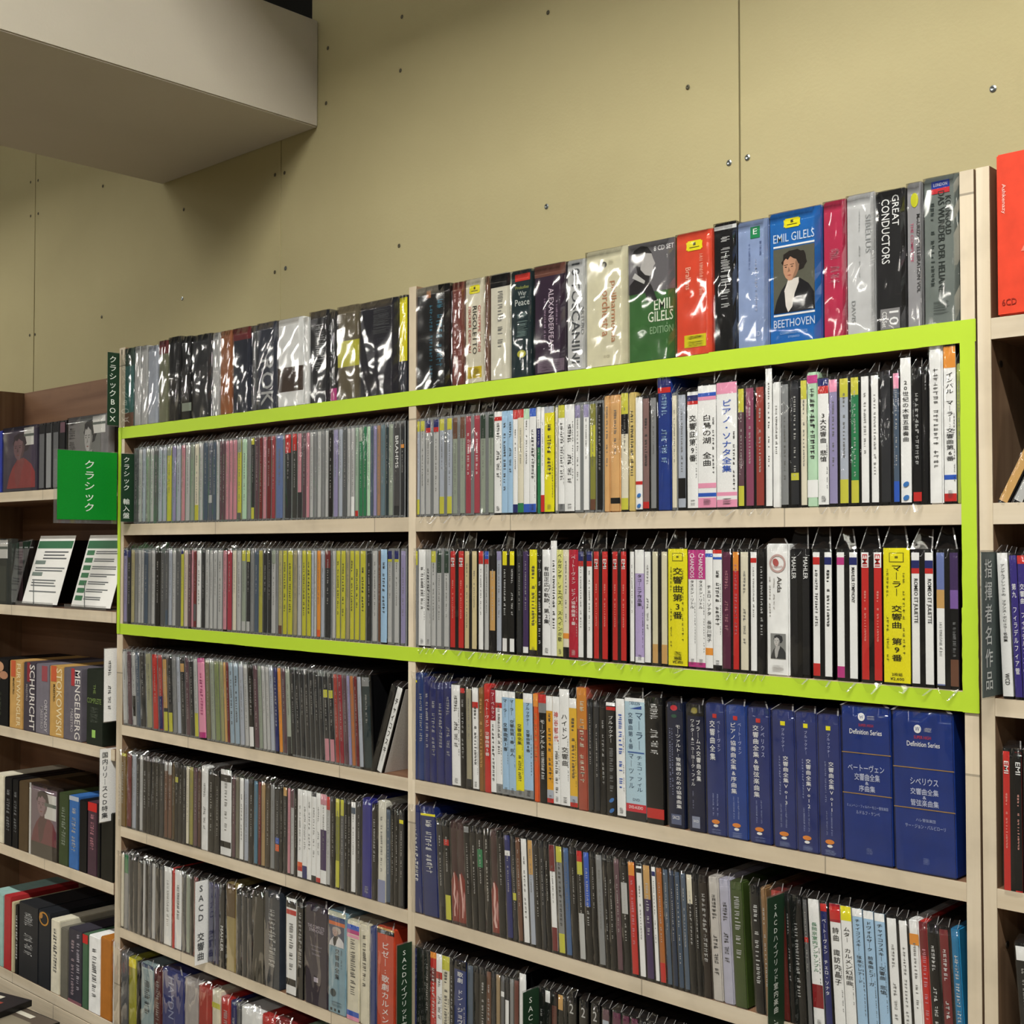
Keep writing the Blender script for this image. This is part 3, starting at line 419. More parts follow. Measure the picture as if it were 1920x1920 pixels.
# ---------------------------------------------------------------- the table of recordings: x, width, height (mm), colour, details
TABLE = """ROW R1L 195 L b 0
-1863.3 38.2 128 t tE22 bn18
-1823.3 21.1 128 l -
-1802.1 20.8 127 l
-1781.2 29.9 124 h
-1749.6 27.7 129 #7c7f66 tR16
-1720.2 34.6 131 k
-1683.9 26.5 128 k mj8090
-1654.4 51.5 126 d
-1601.4 20.8 124 l
-1580.4 31.3 124 #a5673f
-1547.6 45.0 124 #262c3c tR14
-1499.8 11.5 123 q
-1486.9 46.8 124 #3a3f4e Ll:ROK@42-95
-1438.7 58.2 123 w m#4a3a305583 -
-1379.2 11.7 120 w
-1366.2 43.7 125 #2a2b30 Gl
-1321.2 13.4 120 d bm14
-1306.5 44.9 124 #6d6450 mY3765
-1260.4 76.0 123 #24242e !emboss
-1183.3 14.9 123 #2a2e3c my0268
ROW R1R 195 R b 0
-1151.4 61.0 127 k !bluetext
-1088.4 21.9 125 #7a3b30 TP:@ !pinktext
-1065.4 32.1 125 c !rigoletto
-1032.3 7.8 125 n
-1023.5 32.6 125 #dcd9c8 tk12
-989.9 33.2 124 #1d3034 !war
-953.2 47.1 124 #342438 t#6a4238x10 !alex
-904.4 27.6 123 #c4c6c6 !tosc
-876.7 58.9 128 #d9d5b8 !phil
-817.7 60.9 126 #3a6a35 !gilels
-756.0 45.7 127 #d94b30 !redbox
-709.4 26.9 130 k Gl mw0205
-681.7 35.7 126 #8fa3cc !lightblue
-645.3 56.9 128 #1668b8 !beet
-587.1 23.5 129 #b82c50 Gp@35-60
-563.0 28.6 130 #c8cacc !sib
-533.2 28.1 128 #202022 !cond
-503.9 14.8 130 #9a9a9e !hop
-487.9 32.8 131 #737c78 !korn
ROW R2L 37.5 L c 0
-1822.4 14.5 122 q
-1807.7 11.2 122 l
-1796.4 11.1 122 h
-1785.1 12.6 122 j
-1772.4 10.9 122 l
-1761.4 12.4 122 q
-1748.8 12.3 122 h
-1736.4 12.2 122 h
-1724.1 15.1 122 Y tj12
-1708.8 11.9 122 v
-1696.8 13.3 122 h
-1683.3 11.7 122 p
-1671.4 13.1 122 l
-1658.2 11.5 122 j
-1646.6 12.8 122 c bY20
-1633.6 9.9 122 l
-1623.5 14.0 122 u
-1609.3 11.1 122 #5a6272 ml6878
-1598.1 9.6 122 u
-1588.3 8.2 122 l
-1580.0 6.7 122 z
-1573.1 8.1 122 z
-1564.9 9.4 122 p
-1555.4 9.3 122 p
-1545.9 10.6 122 p
-1535.2 11.8 122 Y tj16 bq8
-1523.2 13.0 122 a
-1510.0 9.0 122 g
-1500.9 8.9 122 d tY8 bY14
-1491.8 10.2 122 z
-1481.5 8.8 122 R
-1472.5 8.7 122 p
-1463.6 11.2 122 R
-1452.3 9.8 122 #a04048
-1442.3 19.6 122 #6a7fae
-1421.3 16.9 122 d tr22
-1404.3 11.9 122 #3a3c3a tr20
-1392.3 10.6 122 d tp70
-1381.5 8.1 122 z
-1373.2 8.1 122 p
-1365.0 8.0 122 l
-1356.8 8.0 122 g
-1348.7 9.1 122 l
-1339.5 7.9 122 g
-1331.5 6.7 122 l
-1324.7 10.0 122 k
-1314.5 11.0 122 v
-1303.3 8.7 122 h
-1294.5 8.7 122 q
-1285.6 7.5 122 l
-1278.0 8.5 122 l bw22
-1269.3 7.4 122 #9fb8a4 br6
-1261.7 8.4 122 e tj16
-1253.2 7.3 122 e
-1245.7 7.3 122 a
-1238.3 5.1 122 u
-1233.0 7.2 122 v
-1225.7 7.1 122 #a98468
-1218.4 9.2 122 #6a828c
-1209.1 6.0 122 #24363c
-1202.9 9.0 122 j
-1193.8 13.0 122 #4a4a4c Tw:@ bd10 !brahms
-1180.6 7.9 122 d mo2327
ROW R2R 37.5 R c 0
-1149.9 5.7 122 h tY11 bY16
-1144.1 9.5 122 l tY11
-1134.4 23.7 122 Dl tB8 mr0813
-1109.6 22.3 122 Dh tY12 bY18
-1086.2 20.9 122 Dj tn22
-1064.3 24.0 122 D#a84452 Gw
-1039.2 21.8 122 Dj tE24
-1016.4 11.9 122 ow mr0509 G
-1004.4 9.2 122 os G bs8
-995.0 8.3 122 os G bs8
-986.5 7.4 122 ow tr9 bB8
-979.0 9.0 122 oc tr8 be9
-969.8 8.9 122 ow ta10 bb8
-960.7 9.7 122 ow tb8 bb8 G
-950.1 6.3 122 pe tw20 mB2038
-943.6 5.5 122 ow br16
-937.9 14.2 122 oy G th6
-922.0 4.6 122 c
-917.2 9.3 122 ow tY12 G bg7
-907.8 13.8 122 ow G
-893.1 20.4 122 Dw tv12
-871.7 9.6 122 #8a8a3c mY2050 bn10
-862.0 9.5 122 k g
-852.3 8.7 126 p#dcae74
-843.5 13.7 126 p#dcae74 mk8893
-828.2 9.2 128 oc tY18 bY10 mk1835
-818.9 9.8 127 p#d8c27a G
-809.0 9.0 122 ow mr7578 !ellipse
-799.8 10.3 122 j#8a6d6a br6 G
-789.4 8.8 122 jg
-780.3 16.9 140 p#1f3a88 tB8 mr0812 Gs
-762.0 7.2 122 c
-754.6 11.8 122 jh mk7492
-742.7 13.0 122 ow mB0308 mr0811 Tk:交響曲第9番@20-60
-729.6 21.7 127 ow mb0609 mP0912 Tk:白鳥の湖_全曲@24-66 mP8084 mb8891 bP8
-707.1 23.7 128 ow tP9 Tb:ピアノ・ソナタ全集@14-72 bP12 mw9194
-682.1 8.5 122 jz tY20 bY17
-673.5 11.4 122 j#8f4a66
-661.9 11.3 122 j#9a4038
-650.5 7.0 137 ow
-643.4 9.3 122 pw
-634.0 10.3 122 jg
-623.5 11.3 122 jd mY7480
-612.0 6.1 122 oc tY15
-605.7 11.7 128 pa mm0208 mw8093 G
-593.9 11.0 122 ow tB6 mr0612 Tk:3大交響曲_悲愴@28-66
-582.8 10.8 122 jv tP10
-571.9 11.2 122 jh tY15 bY19
-560.5 10.0 122 je tY14 bY18
-550.3 9.9 122 jw g
-540.3 9.2 122 jw g
-530.9 12.2 122 jd -
-518.6 7.0 122 ju tP12 bb16
-511.4 9.9 133 ow Tk:20世紀の木管五重奏曲@16-58 !ellipse
-500.4 10.3 122 jk br7 Gl
-489.9 4.8 122 jk Gl@3-15
-484.9 12.5 141 pw g
-471.3 10.9 139 ow to14 Tk:インバル_マ｜ラ｜:交響曲第6番@17-74 mb8386 br5
-459.9 4.1 122 p#a0ac58
ROW R3L -123.5 L c 0
-1851.2 11.5 122 v tB8
-1839.5 11.4 122 jd tB10
-1828.0 11.3 122 #b5ad80
-1816.5 9.6 122 g
-1806.8 9.5 122 l
-1797.1 7.9 122 l
-1789.0 12.6 122 u
-1776.3 9.3 122 g
-1766.8 10.8 122 l
-1755.8 15.4 122 jk
-1740.2 13.7 122 q
-1726.4 9.0 122 q bu20
-1717.2 10.5 122 h
-1706.6 10.4 122 l
-1696.0 13.3 122 q
-1682.6 8.7 122 Y tB5
-1673.7 11.6 122 #d8c8c0
-1662.0 8.6 122 jz
-1653.2 5.7 122 p
-1647.4 8.5 122 R mq7092
-1638.7 12.7 122 w g
-1625.8 9.8 122 d
-1615.9 11.1 122 l
-1604.6 9.6 122 l
-1594.8 11.0 122 l
-1583.7 13.6 122 l
-1569.9 10.8 122 jp
-1559.0 13.4 122 #b03a4c
-1545.5 10.6 122 c
-1534.8 11.8 122 l
-1522.8 11.7 122 j tY13 bl12
-1511.0 10.3 122 d tY14 bl12
-1500.6 8.9 122 g
-1491.5 10.1 122 u
-1481.2 10.1 122 #b0ac48
-1471.0 11.2 122 d
-1459.6 8.6 122 d
-1450.8 11.1 122 l tj16
-1439.6 4.8 122 g
-1434.7 9.7 122 #b8b27a bn10
-1424.8 10.8 122 #c8c63a G
-1413.9 13.1 122 #c8c63a G
-1400.6 9.4 122 #a89f7c
-1391.0 9.4 122 l
-1381.5 10.5 122 #c8c63a G
-1370.9 10.4 122 #c8c63a G
-1360.3 5.7 122 h
-1354.5 5.6 122 l
-1348.8 9.0 122 o bO8
-1339.6 7.8 122 h
-1331.6 14.5 122 d tR20
-1315.7 7.7 122 l
-1307.9 9.8 122 #ccc93c G
-1297.9 10.9 122 #ccc93c G
-1286.9 7.5 122 #a89f7c
-1279.3 9.6 122 #ccc93c G
-1269.5 10.6 122 #ccc93c G
-1258.7 12.6 122 #ccc93c G
-1245.9 11.4 122 d
-1234.3 11.3 122 l
-1222.9 5.0 122 n
-1217.7 11.2 122 os G
-1204.3 21.1 122 Dl tB9 mY0912
-1180.0 10.8 122 v
ROW R3R -123.5 R j 0
-1155.3 8.6 122 cg tY15
-1146.5 12.4 122 ow G
-1133.9 9.4 122 ol G
-1124.3 10.3 122 cl tY12
-1113.9 21.4 122 cDl tE23
-1090.5 23.6 122 Dr Tw:@ E
-1065.8 20.5 122 D#d8c99c
-1042.6 9.5 122 jw tr13
-1032.9 8.6 122 jl tb8 mr0813
-1024.1 11.1 122 jk mi2080
-1012.9 9.3 122 jh tv9
-1003.4 19.3 122 Dk ty14 bw13 Gw
-980.6 9.0 122 jd
-971.5 10.6 122 jV bw6
-960.8 11.3 122 oy G bk4
-949.4 7.9 122 ok Tl:マ｜ラ｜@10-26 Gl@30-90
-941.3 12.6 122 ow Tk:有田正広の軌跡_第2集@16-70
-928.5 8.6 132 ow Gk
-919.8 9.3 122 o#dfe08a Tk:ベルガンサ、イエペス_スペインの歌@4-86
-910.4 8.4 122 oc mo7883 bk9
-901.8 12.9 122 o#b52038 Tw:ベ｜ト｜ヴェン_ピアノ協奏曲第1番@6-70
-888.8 20.3 122 Dw mB0009 mr0914
-866.9 19.8 122 Dr E
-841.0 19.3 122 Dr E
-817.3 6.9 122 jw
-810.2 11.8 122 o#b9a9d8 tw21 bw5 Tk:タコ｜ニア作品集@22-50
-798.3 10.2 122 jw g
-787.9 19.6 122 D#ded9bc bi17 -
-767.4 23.8 123 oy DG Tk:交響曲第3番@16-60 Gk@88-97
-742.2 9.6 122 ow tm25 Lw:CHANDOS@3-24 Tk:タスミン・リトル@26-50 bm4
-732.4 10.8 122 ow tm25 Lw:CHANDOS@3-24 Tk:タスミン・リトル@26-50 bm4
-721.4 8.8 122 ow mb0306 Tk:チェロ・ソナタ_長谷川陽子@30-78 mo8389
-712.4 10.6 122 ow tr3 mb0608 G bk3
-701.7 12.3 122 j#5a2440 Gp
-689.2 8.5 122 jr to16 Gp
-680.6 11.4 122 jc g
-669.0 8.9 122 jw mr0509
-659.9 8.8 122 jk Gl
-650.9 25.0 127 bw !aida
-624.6 20.9 122 D#1c1c1e Lw:MAHLER@4-22
-600.7 20.4 122 Dw mr0410 br10 Sw 2mB0410 Gk@14-60
-575.9 21.4 122 Dw mm0410 bm9 Sw 2mB0410 Lk:MAHLER_SYMPHONY@12-40
-551.2 20.7 122 Dr tw12 E2
-529.2 25.2 124 oy DG2 Tk:マ｜ラ｜_交響曲_第9番@13-84
-502.9 21.0 122 Dw mB0612 mr1216 Lk:ROMEO_ET_JULIETTE@20-54
-479.8 20.4 122 D#6f7fb8 mi2842 mw4299 S#3c3450 2mV0028 2m#8060a8x2842 2mk4280 2bn20 Gg@52-78
ROW R4L -287 L c -3.5
-1851.8 14.8 122 l
-1836.8 14.6 122 z
-1822.0 11.3 122 l mk6088
-1810.6 12.8 122 u
-1797.7 17.4 122 d
-1780.1 18.8 122 #a5a585
-1761.2 17.0 122 r
-1744.0 13.7 122 #b0403a mB5599
-1730.1 13.6 122 d mi0570 bY25
-1716.4 13.5 122 d bY25
-1702.8 11.8 122 g
-1690.8 10.3 122 h
-1680.4 13.1 122 d mi0819
-1667.1 11.5 122 z
-1655.4 11.4 122 d
-1643.8 11.3 122 l bY30
-1632.3 16.9 122 oP tm5 bm7 Gm
-1612.5 12.5 122 #7a7458
-1599.8 11.0 122 j
-1588.7 13.6 122 #84935f
-1574.9 9.4 122 #a0a070
-1565.3 6.6 122 i
-1558.5 6.6 122 R
-1551.8 11.9 122 #9fb6c8 G
-1539.7 13.1 122 #9fb6c8 G
-1526.4 11.7 122 h
-1514.6 10.3 122 l
-1504.1 12.8 122 jk Gl bw24
-1491.2 11.4 122 z
-1479.6 8.8 122 j
-1470.7 8.7 122 l
-1461.9 8.6 122 l
-1453.1 9.8 122 h
-1443.1 9.7 122 jB Gl
-1433.3 8.4 122 o
-1424.7 9.6 122 z
-1414.9 10.7 122 j#a9b3a6 bd20
-1404.1 9.4 122 d
-1394.5 10.5 122 d
-1383.8 10.5 122 d
-1373.2 10.4 122 d
-1362.6 10.3 122 d
-1352.2 10.2 122 d
-1341.9 9.0 122 d
-1332.7 11.2 122 d mY1928 bp25
-1321.4 11.1 122 d mY1928 bp25
-1310.2 8.7 122 #a8433c
-1301.3 9.8 122 #98303c
-1291.4 8.6 122 z
-1282.7 6.4 122 v
-1276.2 7.4 122 #b9713e
-1268.6 7.4 122 R
-1261.1 8.4 122 jh
-1252.5 18.8 122 j#22363c tg10
ROW R4R -287 R o -1
-1157.7 9.6 132 p#1c3a7a G my0709
-1147.9 11.4 132 p#1c3a7a G
-1136.3 10.4 128 pB Gl
-1125.8 12.2 122 pB Gl
-1113.5 13.0 122 pB Gl
-1100.4 12.8 124 pB Gl
-1087.4 14.5 123 w G
-1072.8 9.8 122 jk tr5 Gl
-1062.9 10.6 122 j#a39d84 bd8
-1052.1 9.6 122 w mr1420 G
-1042.4 8.6 122 p#8a6030 Gi
-1033.6 11.2 127 pr Tw:ベ｜ト｜ヴェン_交響曲第5番@14-66
-1022.3 8.5 122 w t#a01c30x30 Tw:フ｜ベルマン@3-28 G@33-90
-1013.7 10.1 122 w mr1217 G bg9
-1003.4 10.0 122 s tw6 Tk:マ｜ラ｜_交響曲第3番@8-58 bg5
-993.2 10.7 122 s tw6 Tk:マ｜ラ｜_交響曲第1番_巨人@8-62 bg5
-982.3 12.3 122 y tk6 mk0204 Tk:交響曲全集@30-50 Gk@60-85 bg6
-969.9 13.8 122 s tw9 Tk:ブルックナ｜_交響曲第8番@9-56 bg8
-955.2 7.9 122 pO to12 Gi
-947.1 11.9 122 pk tr8 mg0817 Tw:モ｜ツァルト@24-50 Gw@52-78
-935.0 9.4 122 #e8a820 tw14 G@16-80 bh12 br4
-925.5 10.1 122 w Tr:神谷郁代@14-42 G@50-90
-915.3 13.8 131 w Tk:ハイドン_交響曲@22-66
-901.3 10.6 122 #e6b838 tw9 G bh10 br4
-890.6 14.2 134 p#a8503e t#cf8836x34 Gc
-875.5 8.8 122 jd
-866.5 8.7 122 jd
-857.6 8.7 122 jk Gl
-848.8 12.2 122 ok mr0407 mw0003 Tw:ブルックナ｜@12-36 Gg@40-80 !ellipse
-835.7 11.3 127 w Gb
-823.5 25.9 128 #b8d6e6 !mahler6
-796.8 22.5 131 bk Gw@5-45 mr8896
-769.5 21.2 128 b#131c38 !moz
-744.2 21.2 128 b#101838 !brahmswal
-721.6 23.2 131 b#26346e !bset0
-697.6 23.8 131 b#24418a !bset1
-671.8 24.3 131 b#26326e !bset2
-644.9 24.8 131 b#283470 !bset3
-619.5 22.9 131 b#283470 !bset4
-595.8 22.9 131 b#283470 !bset5
-571.1 48.1 142 b#12307c !def1
-520.9 56.2 142 b#12307c !def2
ROW R5L -450 L j 0
-1860.7 21.5 122 p#7a5f30 mY0307
-1835.8 16.2 122 jR -
-1819.4 12.8 122 ch
-1806.4 9.5 122 d
-1796.7 9.4 122 cl
-1787.1 12.5 122 k Gl
-1774.4 12.4 122 k
-1761.8 10.8 122 k
-1750.9 12.2 122 k
-1738.5 13.7 122 d
-1724.7 10.5 122 n tl12
-1714.1 11.9 122 n tl16
-1702.0 7.3 122 #5a4a30
-1694.5 10.3 122 k mY1724
-1684.1 11.7 122 k
-1672.3 8.6 122 d
-1663.5 8.6 122 c
-1654.8 11.4 122 #a09a50
-1643.2 11.3 122 z
-1631.7 8.4 122 #5a3c34
-1623.2 16.8 125 pw g
-1604.9 17.9 122 k
-1586.8 13.6 122 k
-1571.7 25.6 127 ow mk0614 mk8491
-1543.3 9.2 122 z
-1534.0 9.1 122 #7c7a6a
-1524.7 11.7 122 w g
-1512.9 11.6 122 h
-1501.2 11.5 122 k
-1489.6 10.1 122 #4a7c98
-1479.3 7.5 122 R
-1471.7 9.9 122 #b09468
-1461.6 11.1 122 #4a4034
-1450.4 11.0 122 g
-1439.2 10.9 122 d mb6269 mO7078
-1428.2 7.2 122 k
-1420.8 9.5 122 d ti10
-1411.1 7.1 122 p
-1403.9 8.2 122 l tz22
-1395.6 7.0 122 k
-1388.4 10.5 122 ow mO8388 mr8893 g
-1377.8 10.4 122 ow bB14 g
-1367.3 9.1 122 ow g
-1358.0 10.2 122 ow td5 g bd6
-1347.6 9.0 122 ow br5 g
-1338.5 12.3 122 ow tp12 mV4085
-1326.0 8.8 122 l tr15
-1317.0 9.9 122 k
-1307.0 9.8 122 #8a8c38 tY20 bY30
-1297.0 8.6 122 q tY18
-1288.3 6.4 122 k Gl
-1281.7 6.4 122 k
-1275.2 10.6 122 w mu0613
-1264.5 10.5 122 d
-1253.8 18.8 127 p#2a2c88 Gl@88-95
-1233.8 11.3 122 k Gl
-1222.4 14.2 128 p#deddd0 b#8f96b8x22
-1206.0 9.0 122 u
-1196.9 6.9 122 k
-1189.8 7.9 122 k
-1181.8 9.8 122 d my0812
ROW R5R -450 R j -3
-1161.1 20.2 132 p#1c2c68 Gw
-1139.7 26.4 132 p#1c2c68 Gw my0608
-1111.2 11.0 122 d bk12
-1100.0 11.8 122 k mr1824 bY25
-1088.0 11.7 122 p#4a3534 !marble
-1076.2 11.6 122 p#4a3534 !marble
-1064.4 10.6 122 k tg6
-1053.7 10.5 122 k
-1043.1 11.2 122 k me2038
-1031.7 10.3 122 k
-1021.3 11.0 122 p#4a3534 !marble
-1010.2 11.7 122 k
-998.3 10.8 122 B mw1520
-987.4 6.5 122 d mY5562
-980.7 8.1 122 n
-972.4 10.5 122 w g
-961.8 8.8 122 h ti33
-952.8 8.7 122 k
-944.0 7.0 122 d
-936.8 7.0 122 k
-929.7 10.1 122 w tR25 bR22
-919.5 10.7 122 g tY15 bY18 G
-908.6 9.1 122 #4a6a98
-899.3 9.8 122 k
-889.4 9.7 122 k tr10 mY1022 bl42
-879.6 9.6 122 k mb0050 Gl
-869.9 7.3 122 k
-862.4 10.1 122 g
-852.1 5.7 122 k Gl
-846.3 8.5 122 k
-837.6 8.5 122 z
-829.0 10.5 122 k ml2048
-818.4 10.4 122 r to12 Gp
-807.8 8.9 122 w tk2 mk0408
-798.8 10.9 122 V mi0030 Gl
-787.8 6.0 122 w mB0408
-781.7 8.6 122 #b0682c br17
-772.9 7.2 122 u
-765.5 7.2 122 #24344e
-758.2 7.1 122 #3c5068
-750.9 7.1 122 u
-743.7 8.3 122 k mc0025 Gl
-735.3 6.3 122 k Gl
-728.8 10.7 122 p#241a16 Gl
-717.3 11.8 122 p#c9c5c0 G
-704.7 12.3 122 p#b9b9cc G
-691.7 14.5 122 p#3e5024 Gl
-668.6 10.6 122 pk Gl
-657.2 6.3 122 p#8a6c4a
-644.9 13.8 122 p#6e2420 t#9a241cx12
-630.4 6.2 122 k Gl
-624.1 11.8 122 k Gl
-611.0 5.5 122 q mr3034
-604.9 10.9 122 ow Te:長岡京室内アンサンブル@18-56 m#8a1820x6684
-592.7 8.6 122 B tr6 Tw:ベ｜ト｜ヴェン_チェロ・ソナタ@12-72
-582.8 10.7 122 ow t#a01c2cx14 mr0212 Tk:詩曲_諏訪内晶子@18-62
-571.5 10.5 122 ow ty11 Tk:ムタ｜_カルメン幻想曲@16-60
-559.8 9.8 122 os tw6 Tk:チャイコフスキ｜:弦楽セレナ｜ド@8-56
-548.7 9.7 122 os tw6 Tk:ドヴォルザ｜ク_前奏曲とフ｜ガ@8-56
-537.8 9.6 122 os tw6 Tk:チャイコフスキ｜:交響曲_悲愴@8-60
-526.5 11.5 122 w g
-514.9 9.3 122 w g
-505.5 9.2 122 pw mo1018
-496.1 7.6 122 pr tR24 Gp
-488.3 10.4 122 k Gw
-477.7 10.3 122 R Gw@14-90
-467.2 7.8 122 p#1f78a8 Gw
ROW R6L -612 L j 0
-1862.9 11.5 122 k tE22
-1851.2 9.8 122 c
-1841.3 14.6 122 cg te25
-1826.5 12.9 122 d
-1813.5 14.4 122 d
-1799.0 14.2 122 d
-1784.6 7.8 122 l
-1776.7 7.7 122 k
-1768.8 10.8 122 q Gk
-1757.8 10.7 122 l
-1746.9 12.2 122 k
-1734.6 12.1 122 q
-1722.4 19.5 122 ow g
-1701.2 8.8 122 pr
-1692.3 17.6 122 ow Gk
-1673.0 11.6 122 q Gk
-1661.3 11.5 122 j
-1649.7 8.5 122 k
-1641.1 14.1 122 R Gp
-1624.0 20.9 122 d
-1601.5 13.7 122 #26285a
-1587.6 14.9 122 #26285a
-1572.5 13.4 122 k Lw:MAHLER@50-82
-1556.3 22.6 126 p#a3925e t#57401cx38
-1530.9 13.0 122 d
-1517.7 14.2 122 d
-1503.4 11.5 122 d
-1491.8 27.8 128 b#2c2a24
-1462.7 35.7 133 b#343a44 Gl
-1412.3 21.4 133 ow mk0310 mk8491 mr1217 G@25-75
-1389.5 15.1 131 bk Gl
-1370.7 47.9 133 b#2e2438 !complete
-1321.6 36.3 133 b#86a8b8 !portrait
-1283.0 24.5 128 bc mb0409 mm0913 mP1417 mb9196 bP4 G
-1256.2 16.7 128 bc Gk
-1237.2 11.3 128 b#3c4a80
-1223.7 33.4 132 b#c8482c ti2 mk0206 Tw:ビゼ｜:歌劇カルメン@14-90
ROW R6R -612 R j 0
-1159.5 12.5 122 B Gl
-1146.9 12.3 122 k
-1134.4 10.3 122 k Gl
-1124.0 10.2 122 or to6 mR1630 Gw
-1113.6 10.1 122 ow mr1825 G
-1103.4 12.8 122 oc tY14 G
-1090.5 8.1 122 k Gl
-1082.2 19.7 122 o#1c3474 tk9 Tw:歌劇_ドン・ジョヴァンニ@11-80
-1060.6 11.4 122 u
-1049.1 9.5 122 k
-1039.4 10.3 122 k Gl
-1029.0 8.5 122 n Gl
-1020.3 6.7 122 d
-1013.5 7.5 122 #a08a68
-1005.8 6.6 122 q mw1520
-999.1 7.4 122 d mw2299
-991.5 6.5 122 g
-984.9 8.1 122 #6a3028
-976.6 9.7 130 ow
-947.3 9.4 122 k Gl
-937.8 9.3 122 k tw11
-928.3 9.2 122 #6a4038 tk12
-918.9 9.2 122 k ti14
-909.6 5.2 122 k
-904.2 12.1 122 k Tl:2@5-14
-887.4 11.9 122 k Tl:2@5-14
-871.0 11.7 122 k Tl:2@5-14
-856.2 11.5 122 z mh1018
-842.4 13.5 122 #5a2040 mw1218
-828.8 11.2 122 #5a2040 mw1218
-817.5 11.0 122 #5a2040 mw1218
-806.3 10.9 122 d mq0818
-795.3 10.8 122 d
-784.4 10.6 122 d
-773.6 10.5 122 d
-762.9 10.4 122 d
-752.3 10.9 122 d
-741.2 10.8 122 d
-730.3 11.3 122 d
-718.8 12.4 122 d
-706.3 12.2 122 d
-693.9 13.3 122 d
-680.4 13.1 122 d
-667.2 12.9 122 d
ROW R7L -778 L b 0
-1875.4 21.6 140 w
-1850.2 21.3 130 q
-1825.4 20.9 126 p#a8a63c ty12
-1801.1 11.0 124 k
-1788.4 36.0 126 b#9fb4b8 t#2c3c66x5 Gk
-1750.7 21.4 124 b#5c2428 Gl
-1726.1 59.5 132 b#3c4480 !haydn
-1663.6 35.8 131 b#b5b0ae
-1626.2 33.4 129 b#b03830
-1591.2 20.4 131 bc mY1420
-1567.9 22.7 126 br Gl
-1543.7 13.1 126 bB Gl
-1529.1 10.4 126 q
-1517.3 48.6 125 bw
-1467.4 29.7 126 br
-1436.3 37.3 128 b#8c2a2c
-1396.5 31.5 123 ba
-1362.5 48.6 120 d
ROW LA 102 F j 0
-2331.4 37.8 116 p#2a3aa0
-2289.1 135.1 119 f#4a4458 !cover1
-2147.8 23.9 119 q tk14
-2121.7 23.6 119 g tk14
-2096.0 23.2 119 q tk14
-2070.8 22.8 119 k tz16
-2042.1 139.3 121 f#8c8a8c !cover2
ROW LB -106 F j 0
-2371.6 124.4 122 f#3a403e !cover3
-2332.2 19.8 119 k ml0810 o42
-2310.1 19.5 119 z ml0810 o42
-2288.2 19.3 119 k ml0810 o42
-2266.7 19.0 119 k ml0810 o42
ROW LC -330 F b 0
-2324.7 68.0 123 k !flowers
-2252.3 50.6 123 #c9a060 !furt
-2197.3 45.0 123 #46404a !schu
-2150.2 49.6 123 #77737e !orma
-2098.5 48.0 123 #c8a05c !stok
-2048.4 63.0 123 #66626c !meng
-1968.9 54.7 126 #20281f !greenbox
ROW LD -546 F b 0
-2319.1 46.1 124 c
-2268.5 29.9 124 k Gg
-2236.3 23.1 124 k Gg
-2211.0 37.1 124 #54442e
-2169.6 104.6 126 f#3a302c !cover4
-2061.0 33.8 123 #3c4a2c Gj
-2025.1 33.1 123 #3a6cb0 th6 Gl
-1990.1 27.0 120 k
-1961.2 30.0 121 #4a3440 tr12 Gp
-1929.3 10.3 121 k
-1917.0 39.3 112 #1c1c16
ROW LE -770 F b 0
-2322.2 54.8 131 #9cc2bc
-2265.1 27.7 133 #b03034
-2235.1 10.4 126 #c8bf9c
-2220.2 12.4 124 k Gw
-2205.7 73.2 133 #26282c Gl
-2130.3 43.1 133 #20242a !gold
-2085.1 30.5 126 c Gq
-2050.5 26.1 118 #6c6a60
-2022.4 45.7 124 #3c3a44 !pinkcover
-1974.8 17.8 123 #4a6a50 tr12
-1953.4 36.7 126 w Gk
-1914.8 34.1 131 #b0702c
ROW RA 196 N b 0
-423.3 40.7 138 #d8442c !redbig
ROW RC -128 N j -2
-424.1 8.8 124 ow Tk:アンゲルブレシュトの_フランス・ボピュラ｜名曲集@8-62 Lk:WCD@84-92
-413.8 6.1 122 o#3a3080 Tw:第九_フィラデルフィア管@20-84
-407.1 6.0 122 o#3a3080 Tw:交響曲_フィラデルフィア管@20-84 tr6
-400.5 7.7 122 b
ROW RD -290 N j 0
-423.2 16.3 122 Dr m2k0099 E
-405.9 15.5 122 d
ROW RE -450 N j -4
-410.8 12.0 122 k tw10"""
BAYREF = {'L': 'left', 'R': 'right'}
SHELFNAME = {'R1': 'on the tape-edged top shelf', 'R2': 'upper shelf in the lime frame', 'R3': 'lower shelf in the lime frame', 'R4': 'first shelf under the lime frame', 'R5': 'second shelf under the lime frame', 'R6': 'third shelf under the lime frame', 'R7': 'fourth shelf under the lime frame',
             'LA': 'shelf behind the big green sign', 'LB': 'leaflet shelf of the far unit', 'LC': 'shelf under the leaflets', 'LD': 'far unit, second shelf under leaflets', 'LE': 'far unit, lowest shelf', 'RA': 'top of the near unit', 'RC': 'near unit beside the grey divider', 'RD': 'near unit, below the purple spines', 'RE': 'near unit, low shelf'}
def ordn(n): return f"{n}{'th' if 10 <= n % 100 <= 20 else {1: 'st', 2: 'nd', 3: 'rd'}.get(n % 10, 'th')}"
KIND = {'j': ('jewel_case', 'CD'), 'c': ('clear_jewel_case', 'clear-cased CD'), 'D': ('double_jewel_case', 'double CD case'), 'o': ('banded_jewel_case', 'paper-banded CD'), 'p': ('card_sleeve', 'card-sleeved CD'), 'b': ('boxed_set', 'boxed set'), 'f': ('jewel_case', 'face-out CD')}
GROUPS = {'j': 'CD jewel cases', 'c': 'CD jewel cases with clear trays', 'D': 'double CD cases', 'o': 'CDs with paper bands', 'p': 'card-sleeved CDs', 'b': 'CD boxed sets', 'f': 'CDs shown face out'}
